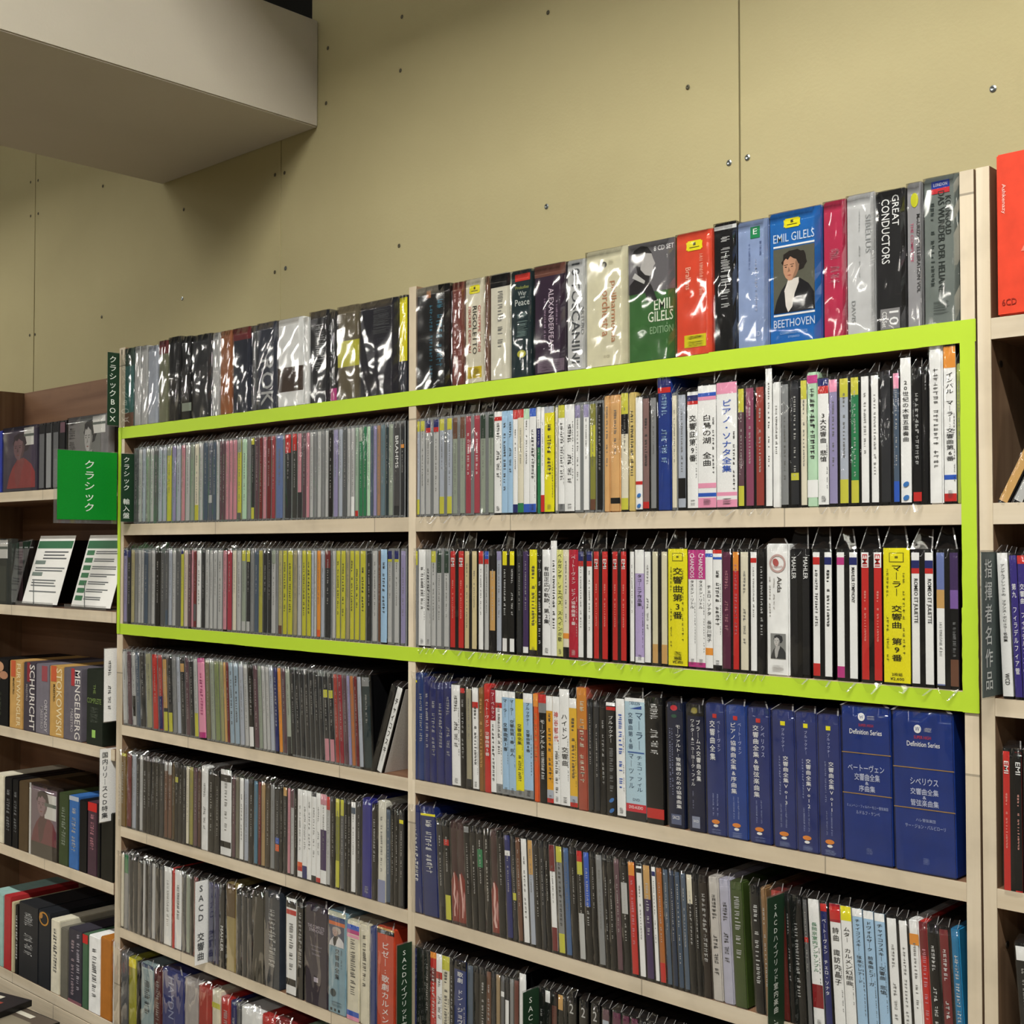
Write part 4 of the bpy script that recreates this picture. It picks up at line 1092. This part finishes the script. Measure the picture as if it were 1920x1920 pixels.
def strips(root, x0, x1, h, toks, y, zb, zt, second=False):
    bands = []
    H = zt - zb
    for t in toks:
        if t.startswith('2'):
            if not second: continue
            t = t[1:]
        m = re.fullmatch(r'([tb])(#[0-9a-f]{6}x|[a-zA-Z])(\d+)', t)
        if m:
            f = int(m[3]) / 100; c = m[2].rstrip('x'); a, b = (zt - f * H, zt) if m[1] == 't' else (zb, zb + f * H)
        else:
            m = re.fullmatch(r'm(2)?(#[0-9a-f]{6}x?|[a-zA-Z])(\d\d)(\d\d)', t)
            if not m: continue
            if m[1] and not second: continue
            c = m[2].rstrip('x'); a, b = zt - int(m[4]) / 100 * H, zt - int(m[3]) / 100 * H
            if b <= a: a, b = zb, b
        if b - a > .3: block('label_band', root, ink(c), x0 - .05, x1 + .05, y - .12 - .02 * len(bands), y + .05, a, b); bands.append((t[0], c))
    return bands
def make_item(rowname, bay, dflt, zs, lean, x, w, h, toks, idx, off, nrow=0):
    toks = list(toks); t0 = toks[0]
    m = re.fullmatch(r'([jcDopbf]*)(#[0-9a-f]{6}|[a-zA-Z])', t0)
    pre, col = m[1], m[2]; fat = 'D' in pre; pre = pre.replace('D', ''); ty = (pre[-1] if pre else dflt)
    if fat and ty not in 'jc': ty = dflt if dflt in 'jc' else 'j'
    kd = 'D' if fat else ty; rest = toks[1:]
    names = []
    for t in rest:
        mm = re.fullmatch(r'([tb])(#[0-9a-f]{6}x|[a-zA-Z])(\d+)', t)
        if mm: names.append(('top' if mm[1] == 't' else 'foot', colour_name(mm[2].rstrip('x'))))
    feats = []
    for what, c in names[:2]: feats.append(f"{c}-{'topped' if what == 'top' else 'footed'}")
    if not feats and any(t.startswith('m') and t[1:2] != '2' for t in rest if re.match(r'm[#a-zA-Z]', t)):
        mt = next(t for t in rest if re.match(r'm(#[0-9a-f]{6}|[a-zA-Z])\d{4}', t) or True and t.startswith('m')); mc = re.match(r'm2?(#[0-9a-f]{6}|[a-zA-Z])', mt); feats.append(f"{colour_name(mc[1])}-striped")
    nm, word = KIND[kd]
    if bay in 'LR' and ((idx > nrow / 2 and rowname != 'R6R') or rowname == 'R7L'): where = f"{ordn(nrow - idx + 1)} from the {BAYREF[bay]} end, {SHELFNAME[rowname[:2]]}"
    elif bay in 'LR': where = f"{ordn(idx)} {BAYREF[bay]} of middle upright, {SHELFNAME[rowname[:2]]}"
    else: where = f"{ordn(idx)} from the left, {SHELFNAME[rowname]}"
    label = ' '.join(feats[:1] + [colour_name(col), word]) + ', ' + where
    if len(label.split()) > 16: label = ' '.join([colour_name(col), word]) + ', ' + where
    cat = 'boxed set' if kd == 'b' else 'CD'
    la = math.radians(lean)
    root = empty(nm, label, cat, ((x - math.tan(la) * h / 2 + 0) * MM, (off + 1.2) * MM, EYE + zs * MM), GROUPS[kd], (0, la, 0))
    thick = w - .25; x0, x1 = .12, w - .12
    depth = min({'b': 132, 'f': 11}.get(ty, 138), 168 - off)
    y = -.3
    if ty in 'jc':
        body = DARK if ty == 'j' else CLEAR
        obj('case', JEWEL, root, body, (x0 * MM, 0, 0), ((x1 - x0) * MM, depth * MM, h * MM))
        zb, zt = 3.2, h - 3.2
        ext = [(x0 + thick * .06, x0 + thick * .80)] if not fat else [(x0 + thick * .02, x0 + thick * .36), (x0 + thick * .62, x0 + thick * .97)]
        for k, (a, b) in enumerate(ext):
            s2 = next((t[1:] for t in rest if re.fullmatch(r'S(#[0-9a-f]{6}|[a-zA-Z])', t)), None)
            c2 = s2 if (k and s2) else col
            use = [t for t in rest if t[0] == '2'] if (k and s2) else rest
            block('spine_card', root, ink(c2), a, b, y, .6, zb, zt); strips(root, a, b, h, use, y, zb, zt, k == len(ext) - 1)
    elif ty == 'o':
        obj('case', JEWEL, root, DARK, (x0 * MM, 0, 0), ((x1 - x0) * MM, depth * MM, h * MM))
        zb, zt = 2.4, h - 1.2; ext = [(x0 + .1, x1 - .1)]
        block('paper_band', root, ink(col), x0, x1, y, 8, zb, zt); strips(root, x0, x1, h, rest, y, zb, zt)
    else:
        zb, zt = 0, h; ext = [(x0, x1)]; y = 0
        obj('carton' if ty != 'f' else 'case', cutbox(thick * MM, depth * MM, h * MM), root, ink(col), (x0 * MM, 0, 0)); strips(root, x0 + .3, x1 - .3, h, rest, y, .5, h - .5)
    plainrow = bay == 'L' or bay == 'F'
    lettered = False; H = zt - zb
    light = sum(int(chex(col)[i:i + 2], 16) for i in (0, 2, 4)) < 330
    auto = '#d8d8d4' if light else '#4a4a4c'
    for t in rest:
        if t == '-': lettered = True
        m = re.fullmatch(r'([TL])([a-zA-Z]):(.*?)(?:@(\d\d?)-(\d\d))?', t)
        if m and m[3] in ('', '@'): continue
        if m:
            a, b = (int(m[4]) / 100, int(m[5]) / 100) if m[4] else (.15, .7); lettered = True
            for k, (e0, e1) in enumerate(ext):
                if fat and m[1] == 'L' and 'SYMPHONY' in t and k == 0: continue
                put_text(root, m[3], 'c' if m[1] == 'T' else 'v', e0 + (e1 - e0) * .18, e1 - (e1 - e0) * .18, zt - b * H, zt - a * H, m[2], y - .3)
        m = re.fullmatch(r'(?:G([a-zA-Z])?|g)(?:@(\d\d?)-(\d\d))?', t)
        if m:
            lettered = True; a, b = (int(m[2]) / 100, int(m[3]) / 100) if m[2] else (R.uniform(.1, .2), R.uniform(.6, .8)); c = m[1] or auto
            if t[0] == 'g': c = '#9a9a9a'
            for e0, e1 in ext:
                q = .2 if (t[0] == 'g' or (e1 - e0) < 6) else .24
                obj('small_print', GREEK[R.randrange(8)], root, ink(c), ((e0 + (e1 - e0) * (.5 - q)) * MM, (y - .3) * MM, (zt - b * H) * MM), ((e1 - e0) * 2 * q * MM, 1, (b - a) * H * MM))
        if t in ('E', 'E2'):
            lettered = True
            for e0, e1 in ext: put_text(root, 'EMI', 'v', e0 + (e1 - e0) * .15, e1 - (e1 - e0) * .15, zt - .11 * H if t == 'E2' else zt - .16 * H, zt - (.015 if t == 'E2' else .07) * H, 'r' if t == 'E2' else 'w', y - .34)
            for e0, e1 in ext: obj('small_print', GREEK[1], root, ink('#e8a89c'), ((e0 + (e1 - e0) * .35) * MM, (y - .3) * MM, (zb + .3 * H) * MM), ((e1 - e0) * .3 * MM, 1, .4 * H * MM))
        if t in ('DG', 'DG2'): 
            cx = (x0 + x1) / 2; block('emblem_frame', root, ink('#6a6414'), cx - thick * .28, cx + thick * .28, y - .25, y, zt - .105 * H, zt - .035 * H); block('emblem', root, ink('y'), cx - thick * .25, cx + thick * .25, y - .3, y, zt - .1 * H, zt - .04 * H)
            block('emblem_mark', root, ink('#6a6414'), cx - thick * .06, cx + thick * .06, y - .36, y, zt - .078 * H, zt - .06 * H)
            put_text(root, '2枚組', 'h', cx - thick * .2, cx + thick * .2, zb + .05 * H, zb + .075 * H, '#3a3810', y - .3); put_text(root, '¥2,600', 'h', cx - thick * .3, cx + thick * .3, zb + .015 * H, zb + .04 * H, '#3a3810', y - .3)
            obj('small_print', GREEK[0], root, ink('#9c9820'), ((x0 + thick * .72) * MM, (y - .3) * MM, (zb + .2 * H) * MM), (thick * .1 * MM, 1, .62 * H * MM)); obj('small_print', GREEK[2], root, ink('#9c9820'), ((x0 + thick * .1) * MM, (y - .3) * MM, (zb + .15 * H) * MM), (thick * .1 * MM, 1, .7 * H * MM))
        if t.startswith('!'):
            lettered = True; decorate(root, t[1:], w, h)
            for c in root.children:
                if t[1:] in ('brahms',): pass
    if ty == 'o' and thick > 9 and rowname[-1] == 'R' and not any(t[0] == '!' or t[:2] == 'DG' for t in rest):
        obj('small_print', GREEK[R.randrange(8)], root, ink(auto), ((x0 + thick * .8) * MM, (y - .3) * MM, (zb + R.uniform(.12, .3) * H) * MM), (thick * .11 * MM, 1, R.uniform(.35, .55) * H * MM))
        obj('small_print', GREEK[R.randrange(8)], root, ink(auto), ((x0 + thick * .25) * MM, (y - .3) * MM, (zb + .02 * H) * MM), (thick * .5 * MM, 1, .05 * H * MM))
    if not lettered and (not plainrow or rowname in ('R2L', 'R3L', 'R4L', 'R5L')) and rowname != 'R6R':
        for e0, e1 in ext:
            q = .15; a, b = R.uniform(.08, .2), R.uniform(.5, .8)
            obj('small_print', GREEK[1 + 2 * R.randrange(4)], root, ink('#b8b8b4' if light else '#7c7c7a'), ((e0 + (e1 - e0) * (.5 - q)) * MM, (y - .3) * MM, (zt - b * H) * MM), ((e1 - e0) * 2 * q * MM, 1, (b - a) * H * MM))
    if lean > 0 and rowname == 'x': pass
    sm = None
    if ty == 'b' or ty == 'f' or rowname in ('R1L', 'R1R'):
        if rowname[:2] == 'R1' or ty == 'f': sm = R.choice(WRAPS if rowname == 'R1L' or x < -1040 else CALM)
        elif bay in 'LR': sm = R.choice(SL_LOW)
        if rowname in ('R4R',) and w > 14: sm = R.choice(SL_LOW)
    elif rowname in ('R2R', 'R3R'): sm = R.choice(SL_WIDE if w > 17 else SL_TAB)
    elif rowname in ('R2L', 'R3L', 'R4R'): sm = R.choice(SL_PEAK)
    elif bay != 'F': sm = R.choice(SL_LOW)
    if sm: obj('plastic_sleeve', sm, root, None, (.0, -.0006, 0), (w * MM, 1, h * MM))
    return root
def read_table():
    row = None; rows = []
    for l in TABLE.strip().split('\n'):
        p = l.split()
        if p[0] == 'ROW': row = (p[1], float(p[2]), p[3], p[4], float(p[5]), []); rows.append(row)
        else: row[5].append((float(p[0]), float(p[1]), float(p[2]), p[3:]))
    return rows
ROWS = read_table()

# ---------------------------------------------------------------- the room
def struct(o, label=None):
    o['kind'] = 'structure'
    if label: o['label'] = label
    return o
def plaster(name, a, b, sc=3, rough=.8):
    m = bpy.data.materials.new(name); nt, p = nodes(m); L = nt.links; N = nt.nodes
    ge = N.new('ShaderNodeNewGeometry'); nz = N.new('ShaderNodeTexNoise'); nz.inputs['Scale'].default_value = sc; nz.inputs['Detail'].default_value = 8; nz.inputs['Roughness'].default_value = .6
    L.new(ge.outputs['Position'], nz.inputs['Vector']); cr = N.new('ShaderNodeValToRGB')
    cr.color_ramp.elements[0].position = .3; cr.color_ramp.elements[1].position = .7
    cr.color_ramp.elements[0].color = lin(a); cr.color_ramp.elements[1].color = lin(b); L.new(nz.outputs['Fac'], cr.inputs[0]); L.new(cr.outputs[0], p.inputs['Base Color'])
    n2 = N.new('ShaderNodeTexNoise'); n2.inputs['Scale'].default_value = 260; n2.inputs['Detail'].default_value = 3; L.new(ge.outputs['Position'], n2.inputs['Vector'])
    bp = N.new('ShaderNodeBump'); bp.inputs['Strength'].default_value = .08; bp.inputs['Distance'].default_value = .002; L.new(n2.outputs['Fac'], bp.inputs['Height']); L.new(bp.outputs[0], p.inputs['Normal'])
    p.inputs['Roughness'].default_value = rough; p.inputs['Specular IOR Level'].default_value = .25; MATS[name] = m; return m
BOARD = plaster('yellow_plasterboard', 'a89f78', 'b1a881', 2)
GREYW = plaster('grey_emulsion', 'b4aea0', 'bcb6a8', 2)
DUSK = plaster('dark_ceiling_void', '14140f', '1c1c16', 2)  # near-black base colour stands in for the unlit space above
LINO = plaster('beige_vinyl', '8c8370', '968c78', 2, .4)
PALE = plaster('pale_store_wall', '6f6a5c', '7c7768', 2)
WALLY = 180
wall = empty('wall_back', 'yellowish plasterboard wall of tall screwed boards behind the shelving', 'wall', (0, 0, EYE)); del wall['category']; struct(wall)
SEAMS = [-8.55, -7.68, -6.81, -5.94, -5.12, -4.26, -3.40, -2.540, -1.676, -0.794, .09, .97, 1.85, 2.73, 3.61, 4.49]
for a, b in zip(SEAMS, SEAMS[1:]):
    ztop = 850 if -2.6 < a < -1.7 else 1900
    if a == -1.676:          # this board is notched beside the boxed-in beam
        P = [(a + .0008, -1.45), (b - .0008, -1.45), (b - .0008, 1.9), (-1.596, 1.9), (-1.596, .845), (a + .0008, .845)]
        V = [(x, WALLY * MM, z) for x, z in P] + [(x, (WALLY + 12) * MM, z) for x, z in P]
        F = [tuple(range(6)), tuple(range(11, 5, -1))] + [(k, 6 + k, 6 + (k + 1) % 6, (k + 1) % 6) for k in range(6)]
        obj('panel', mesh('panel', V, F), wall, BOARD); continue
    o = obj('panel', cutbox(b - a - .0016, .012, (ztop + 1450) * MM, .0012), wall, BOARD, (a + .0008, WALLY * MM, -1.45))
block('backing', wall, plain('joint_shadow', '8e8358', .9), -8550, 4490, WALLY + 6, WALLY + 14, -1450, 848)
STEEL = plain('screw_steel', '8f9698', .35, .5, 1); DARKSC = plain('screw_dark', '4a4632', .6)
def screw_mesh():
    V, F = [], []; n = 12
    for k in range(n):
        a = 2 * PI * k / n; V.append((math.cos(a), 0, math.sin(a)))
    for k in range(n):
        a = 2 * PI * k / n; V.append((.55 * math.cos(a), -.18, .55 * math.sin(a)))
    V.append((0, .05, 0)); F = [(k, (k + 1) % n, n + (k + 1) % n, n + k) for k in range(n)] + [(n + k, n + (k + 1) % n, 2 * n) for k in range(n)]
    return mesh('screw_head', V, F)
SCREW = screw_mesh()
SP = [(-1380, 789), (-1090, 710), (-1555, 790), (-1383, 709), (-1559, 703), (-1693, 616), (-1667, 614), (-1967, 609), (-1970, 448), (-1663, 456), (-1385, 447), (-1692, 454), (-2257, 451), (-2257, 709), (-2562, 778), (-2528, 775), (-2560, 705), (-2526, 704), (-2559, 450), (-2535, 449), (-808, 449), (-783, 450), (-1093, 451), (-866, 553), (-497, 458)]
BRIGHT = [8, 9, 20, 21, 22, 24]
for i, (x, z) in enumerate(SP):
    br = i in BRIGHT
    obj('screw', SCREW, wall, STEEL if br else DARKSC, (x * MM, (WALLY - .6) * MM, z * MM), (.0036 if br else .003, .004, .0036 if br else .0032))
floor = struct(block('floor', None, LINO, -13000, 5000, -11000, 400, -60, 0))
ceil_ = struct(block('ceiling', None, DUSK, -13000, 5000, -11000, 400, (EYE * 1000 + 2300), (EYE * 1000 + 2360)))
for nm, a in (('wall_left', (-13060, -13000, -11000, 400)), ('wall_right', (5000, 5060, -11000, 400)), ('wall_front', (-13000, 5000, -11060, -11000))):
    struct(block(nm, None, PALE, a[0], a[1], a[2], a[3], 0, EYE * 1000 + 2300))
struct(block('wall_behind', None, DUSK, -13000, 5000, 400, 460, 0, EYE * 1000 + 2300))  # same painted darkness closes the void above the boards
beam = struct(obj('beam', cutbox(.459, 1.1, .172, .002), None, GREYW, (-2.0385, (WALLY - 1100.5) * MM, EYE + .669)), 'boxed-in grey painted beam running out from the wall at ceiling height')

# ---------------------------------------------------------------- lamp housings (each real lamp hangs in its own open trough)
HOUS = plain('lamp_housing', 'd8d8d4', .5); HIN = plain('lamp_housing_inside', 'ededea', .6)
def trough(l):
    V, F = [], []; hw, hh, t = .165, .135, .004
    for a, b in [((-l / 2 - .03, -hw, 0), (l / 2 + .03, -hw + t, hh + .03)), ((-l / 2 - .03, hw - t, 0), (l / 2 + .03, hw, hh + .03)), ((-l / 2 - .03, -hw + t, hh + .026), (l / 2 + .03, hw - t, hh + .03)), ((-l / 2 - .03, -hw + t, 0), (-l / 2 - .026, hw - t, hh + .026)), ((l / 2 + .026, -hw + t, 0), (l / 2 + .03, hw - t, hh + .026))]:
        boxvf(a, b, V, F)
    return mesh('trough', V, F)
TR = trough(1.25)
def batten(l):
    V, F = [], []; boxvf((-l / 2 - .03, -.09, .012), (l / 2 + .03, .09, .06), V, F)
    for s in (-1, 1): boxvf((s * (l / 2 + .012) - .012, -.02, -.01), (s * (l / 2 + .012) + .012, .02, .012), V, F)
    return mesh('batten', V, F)
BT = batten(1.25)
for i, lo in enumerate(TUBES):
    r = empty('ceiling_lamp', f"white {'trough' if i < 4 else 'batten'} lamp with one long tube, {ordn(i + 1)} along the store ceiling", 'lamp', (lo.location.x, lo.location.y, lo.location.z - .13), 'ceiling lamps over the aisles')
    if i < 4: obj('housing', TR, r, HOUS)
    else: obj('housing', BT, r, HOUS, (0, 0, .13))
    lo.parent = r; lo.location = (0, 0, .13)
    for s in (-.5, .5): block('hanging_rod', r, STEEL, s * 1000 - 3, s * 1000 + 3, -3, 3, 166, 2300 - 1490)

# ---------------------------------------------------------------- shelving units
def unit(name, label, loc=(0, 0, 0)):
    return empty(name, label, 'shelving', (0, 0, EYE))
def board(u, name, x0, x1, z0, z1, d=172, y0=0):
    """A board with brown faces and a pale solid edge strip along its front."""
    V, F = [], []; boxvf((x0 * MM, (y0 + 1.2) * MM, z0 * MM), (x1 * MM, d * MM, z1 * MM), V, F)
    b = obj(name, mesh(name, V, F), u, PLY_X if x1 - x0 > 40 else PLY_Z)
    V, F = [], []; boxvf((x0 * MM, y0 * MM, z0 * MM), (x1 * MM, (y0 + 1.2) * MM, z1 * MM), V, F)
    obj('edge_strip', mesh('edge_strip', V, F), b, PINE_X if x1 - x0 > 40 else PINE_Z)
    return b
TOPZ, BOT = 326, -1450
LV = [195, 37.5, -123.5, -287, -450, -612, -778, -940, -1100, -1260]
TH = [18, 18, 17, 16, 16, 15, 15, 15, 15, 15]
u = unit('media_shelf', 'pine-edged shelving unit with two bays of CDs framed in lime tape')
for a, b in ((-1869, -1852.4), (-1164.3, -1151.6), (-454.8, -442.5)): board(u, 'upright', a, b, BOT, TOPZ)
for a, b in ((-1852.2, -1164.5), (-1151.4, -455)):
    for z, t in zip(LV, TH): board(u, 'shelf_board', a, b, z - t, z)
block('back_panel', u, PLY_X, -1869, -442.5, 172.2, 177, BOT, TOPZ)
TAPE = plain('lime_cloth_tape', 'b5d634', .45, .4); 
def tape(x0, x1, z0, z1, y=-.35):
    n = 24; V, F = [], []; r = random.Random(x0)
    along = (x1 - x0) > (z1 - z0)
    for k in range(n + 1):
        t = k / n; j = r.uniform(-.25, .25)
        if along: V += [((x0 + (x1 - x0) * t) * MM, y * MM, (z0 + j) * MM), ((x0 + (x1 - x0) * t) * MM, (y - .05 * r.random()) * MM, (z1 + .5 * j) * MM)]
        else: V += [((x0 + j) * MM, y * MM, (z0 + (z1 - z0) * t) * MM), ((x1 + j) * MM, (y - .05 * r.random()) * MM, (z0 + (z1 - z0) * t) * MM)]
    for k in range(n):
        a = 2 * k; F.append((a, a + 2, a + 3, a + 1) if along else (a, a + 1, a + 3, a + 2))
    m = len(V); V += [(v[0], v[1] + .0003, v[2]) for v in V[:m]]
    F += [tuple(m + i for i in reversed(f)) for f in F[:n]]
    o = obj('tape_strip', mesh('tape_strip', V, F), u, TAPE); o['label'] = 'lime green cloth tape'
    return o
tape(-1870, -1330, 176.5, 195.5); tape(-1345, -700, 176.2, 195.2, -.6); tape(-715, -441.5, 176.6, 196.2, -.9)
tape(-1868, -1500, -141, -123.8); tape(-1512, -900, -141.4, -124, -.6); tape(-912, -441.6, -141.2, -124.2, -.9)
tape(-1868.5, -1859.5, -140.5, 195.4, -1.1); tape(-455.5, -442.2, -60, 196, -1.25); tape(-456, -441.8, -141.5, -52, -1.5)
for z in (-200, -236): pass
v = unit('media_shelf', 'shelving unit at the far end holding leaflets, conductor sets and face-out CDs')
FX0, FX1 = -3294, -1872
for a, b in ((FX0, FX0 + 13), (-2578, -2565)): board(v, 'upright', a, b, BOT, TOPZ)
for a, b in ((FX0 + 13.2, -2578.2), (-2564.8, FX1 - 2)):
    for z in (102, -106, -330, -546, -770, -1000, -1230): board(v, 'shelf_board', a, b, z - 18, z)
block('back_panel', v, PLY_X, FX0, FX1 - 2, 172.2, 177, BOT, TOPZ)
block('skirting_board', v, PINE_X, FX0, FX1 - 2, -.6, 1.0, -826, -789.5)
n_ = unit('media_shelf', 'pine-edged shelving unit nearest the camera with a red box on top')
board(n_, 'upright', -440.3, -428.8, BOT, TOPZ); board(n_, 'upright', 275, 287, BOT, TOPZ)
for z, t in zip(LV, TH): board(n_, 'shelf_board', -428.6, 274.8, z - t - (0 if z != -123.5 else 2), z - (0 if z != -123.5 else 4))
block('back_panel', n_, PLY_X, -440.3, 287, 172.2, 177, BOT, TOPZ)
def peg(un, x, y, z):
    o = disc(un, 'shelf_pin', '#3a342c', 0, 0, 3, 3, 0, 12, 1.5); o.rotation_euler = (0, 0, PI / 2); o.location = (x * MM, y * MM, z * MM)
peg(n_, -427.9, 20, 158); peg(n_, -427.9, 20, -30); peg(n_, -427.9, 20, -338)
peg(u, -1150.9, 22, -52)

# ---------------------------------------------------------------- the recordings
for (rn, zs, bay, dflt, lean, items) in ROWS:
    n = len(items)
    for i, (x, w, h, toks) in enumerate(items):
        idx = n - i if bay == 'L' else i + 1
        make_item(rn, bay, dflt, zs if rn != 'RC' else -127.6, lean, x, w, h, toks, idx, next((float(t[1:]) for t in toks[1:] if re.fullmatch(r'o\d\d', t)), 0), n)
# the three that have slid over at the end of a row, and two in the near unit
def leaner(label, x, zs, deg, col, w=10.4, h=122, words=None, cover=None):
    r = empty('jewel_case', label, 'CD', (x * MM, .002, EYE + zs * MM), 'CD jewel cases', (0, math.radians(deg), 0))
    obj('case', JEWEL, r, DARK, (0, 0, 0), (w * MM, .138, h * MM))
    block('spine_card' , r, ink(col), .3, w * .85, -.3, .6, 3, h - 3)
    if cover: block('cover_card', r, ink(cover), w - .1, w + .3, 4, 136, 3, h - 3)
    if words: put_text(r, words, 'c', w * .2, w * .7, h * .12, h * .88, 'k', -.6)
    obj('plastic_sleeve', SL_LOW[1], r, None, (0, -.0006, 0), (w * MM, 1, h * MM)); return r
leaner('dark CD case slumped against the white leaning CD, first shelf under the lime frame', -1238, -286.6, 20, 'k')
leaner('white paper-banded CD leaning on the middle upright, first shelf under the lime frame', -1226.3, -286.6, 20, 'w', 10.4, 122, 'チャイコフスキ｜', '#dcdcda')
leaner('tan and white CD leaning right on the near unit, shelf above the grey divider', -425.5, 38, 27, 'i', 9, 122, None, 'w')
leaner('dark CD leaning right behind the tan one on the near unit', -413, 38, 27, 'l', 9, 122, None, 'w')

# ---------------------------------------------------------------- dividers: thin plates that stand out from the shelf fronts
CLEARP = film('clear_holder', .05, .05, (20, 20, 20), .08, .05)
DG = '#1d3a26'
def divider(label, x, ztop, zbot, stick, col, words=None, wc='#e8efe8', name='category_divider'):
    r = empty(name, label, 'divider', (x * MM, 0, EYE + zbot * MM), 'shelf category dividers')
    H = ztop - zbot
    block('plate', r, ink(col), -.9, -.3, -stick, 60, 0, H)
    o = block('holder', r, CLEARP, -1.4, -1.0, -stick - .8, 55, -1.5, H + 1.5)
    if words:
        me, dx, dy = text_mesh(words, 'c'); hh = H * .9; ww = min(stick * .58, hh * dx / dy * 1.3)
        o = obj('lettering', me, r, ink(wc), (.00025, -(stick * .55 + ww / 2) * MM, H * .05 * MM), (ww * MM, 1, hh * MM), (0, 0, PI / 2))
    else:
        obj('small_print', GREEK[2], r, ink(wc), (.00025, -stick * .66 * MM, H * .16 * MM), (stick * .34 * MM, 1, H * .68 * MM), (0, 0, PI / 2))
divider('dark green divider lettered in white beside the teal box on the top shelf', -1870.2, 318, 199, 20, DG, 'クラシックBOX')
divider('dark green divider at the far end of the upper shelf in the lime frame', -1824.5, 150, 41, 20, DG, 'クラシック 輸入盤')
divider('white divider beside the dark green box on the shelf under the leaflets', -1876, -165, -283, 18, 'w', None, '#55585a')
divider('white divider reading CD on the far unit beside the dark purple cases', -1885, -328, -446, 19, 'w', '国内リリ｜スCD特集', '#44474a')
divider('white divider between dark red and navy cases, third shelf under the lime frame', -1603.5, -491, -612, 20, 'w', 'SACD 交響曲', '#44474a')
divider('dark green SACD divider in front of the middle upright, near the orange opera box', -1156, -486, -640, 24, DG, 'SACDハイブリッド声楽曲、歌劇')
divider('dark green SACD divider before the dark red card box, second shelf under the frame', -633.4, -329, -475, 27, DG, 'SACDハイブリッド室内楽曲、器楽曲')
divider('dark green SACD divider beside the black cases numbered 2, third shelf under frame', -946.5, -492, -640, 25, DG, 'SACDハイブリッド管弦楽曲')
divider('grey divider with pale characters at the edge of the near unit', -427.5, -4, -125, 26, '#5a6664', '指揮者名作品', '#dfe6e4')
sg = empty('category_sign', 'large bright green sign with white katakana standing out from the far upright', 'sign', (-1.8705, 0, EYE))
block('plate', sg, ink('#0c8c2a'), -.4, .2, -104.5, -2, 44, 154)
block('holder', sg, CLEARP, -1.4, -.9, -110, -1, 38, 155.5)
block('bracket', sg, STEEL, -2.6, -1.5, -40, 0, 90, 110)
me, dx, dy = text_mesh('クラシック', 'c')
obj('lettering', me, sg, ink('#eef4ee'), (.0006, -.0585, .0575), (.0165, 1, .082), (0, 0, PI / 2))

# ---------------------------------------------------------------- leaflets on stands
def leaflet(label, x, style):
    r = empty('leaflet_stand', label, 'leaflet', (x * MM, .012, EYE - .106), 'leaflets on acrylic stands'); r.scale = (1.13, 1, 1)
    tilt = math.radians(-16)
    p = obj('leaflet', UNIT, r, LEAF, (0, 0, .004), (.118, .0006, .128), (tilt, 0, 0))
    c = bpy.data.objects.new('printed_sheet', None)
    def on(nm, m, x0, x1, z0, z1):
        ct, st = math.cos(tilt), math.sin(tilt); o = obj(nm, UNIT, r, m, (x0 * MM, (z0 * -st - .4) * MM, (4 + z0 * ct) * MM), ((x1 - x0) * MM, .0003, (z1 - z0) * MM), (tilt, 0, 0)); return o
    on('header_bar', ink('#2c6a44'), 2, 116, 104, 118)
    rr = random.Random(x)
    if style == 0:
        for z in (96, 90, 84): on('text_line', ink('#5a5e60'), 30, rr.uniform(95, 112), z, z + 2.4)
        for z in (74, 52): on('subheading', ink('#7c8a84'), 8, 42, z, z + 7)
        for z in (66, 61, 43, 38, 33, 22): on('text_line', ink('#6a6e70'), 14, rr.uniform(88, 110), z, z + 2.2)
    else:
        for k in range(7):
            z = 92 - k * 13.5; on('entry_box', ink('#3f7a52'), 6, 28, z, z + 8.5)
            for q in (2, 5.5): on('text_line', ink('#6a6e70'), 33, rr.uniform(80, 110), z + q, z + q + 1.8)
    block('stand_base', r, CLEARP, -3, 121, -10, 30, 0, 2)
    block('stand_lip', r, CLEARP, -3, 121, -10.4, -9, 2, 8)
    wv, wf = [], []; boxvf((.058, -.0105, .002), (.0592, -.0095, .046), wv, wf); obj('wire_stop', mesh('wire_stop', wv, wf), r, STEEL)
leaflet('white leaflet with green heading and paragraphs on a stand, beside dark cases', -2231, 0)
leaflet('white leaflet with a column of green boxes on a stand against the upright', -2047, 1)

# ---------------------------------------------------------------- plinth and flat-lying cases at the foot of the far unit
pl = empty('display_plinth', 'low pale plinth standing before the far unit', 'plinth', (0, 0, 0))
block('body', pl, PALE, -2900, -1938, -430, -44, 0, EYE * 1000 - 796)
block('top_board', pl, PINE_X, -2905, -1934, -434, -42, EYE * 1000 - 796, EYE * 1000 - 784)
for i, (x, y, z, a, c, d, lab) in enumerate([(-2016, -118, -784, 5, '#5c5248', '#8a8270', 'brown-covered CD lying flat on the plinth before the far unit, its near end'), (-2150, -122, -784, -7, '#4a3c40', '#b8a880', 'dark red-brown CD lying flat on the plinth, beside the brown one'), (-2105, -126, -773.4, 14, '#2a2628', '#a0483c', 'dark CD lying across two others on the plinth'), (-2300, -120, -784, 3, '#7c6478', '#c8b060', 'mauve-covered CD lying flat at the far end of the plinth')]):
    r = empty('jewel_case', lab, 'CD', (x * MM, y * MM, EYE + z * MM), 'CDs lying flat', (0, 0, math.radians(a)))
    block('case', r, DARK, -71, 71, -62, 62, 0, 10); block('cover_card', r, ink(c), -60, 70, -60, 60, 10, 10.3); block('cover_picture', r, ink(d), -20, 40, -30, 30, 10.3, 10.5)
    block('cover_title', r, ink('#d8d4c4'), -50, 20, 40, 50, 10.3, 10.5)
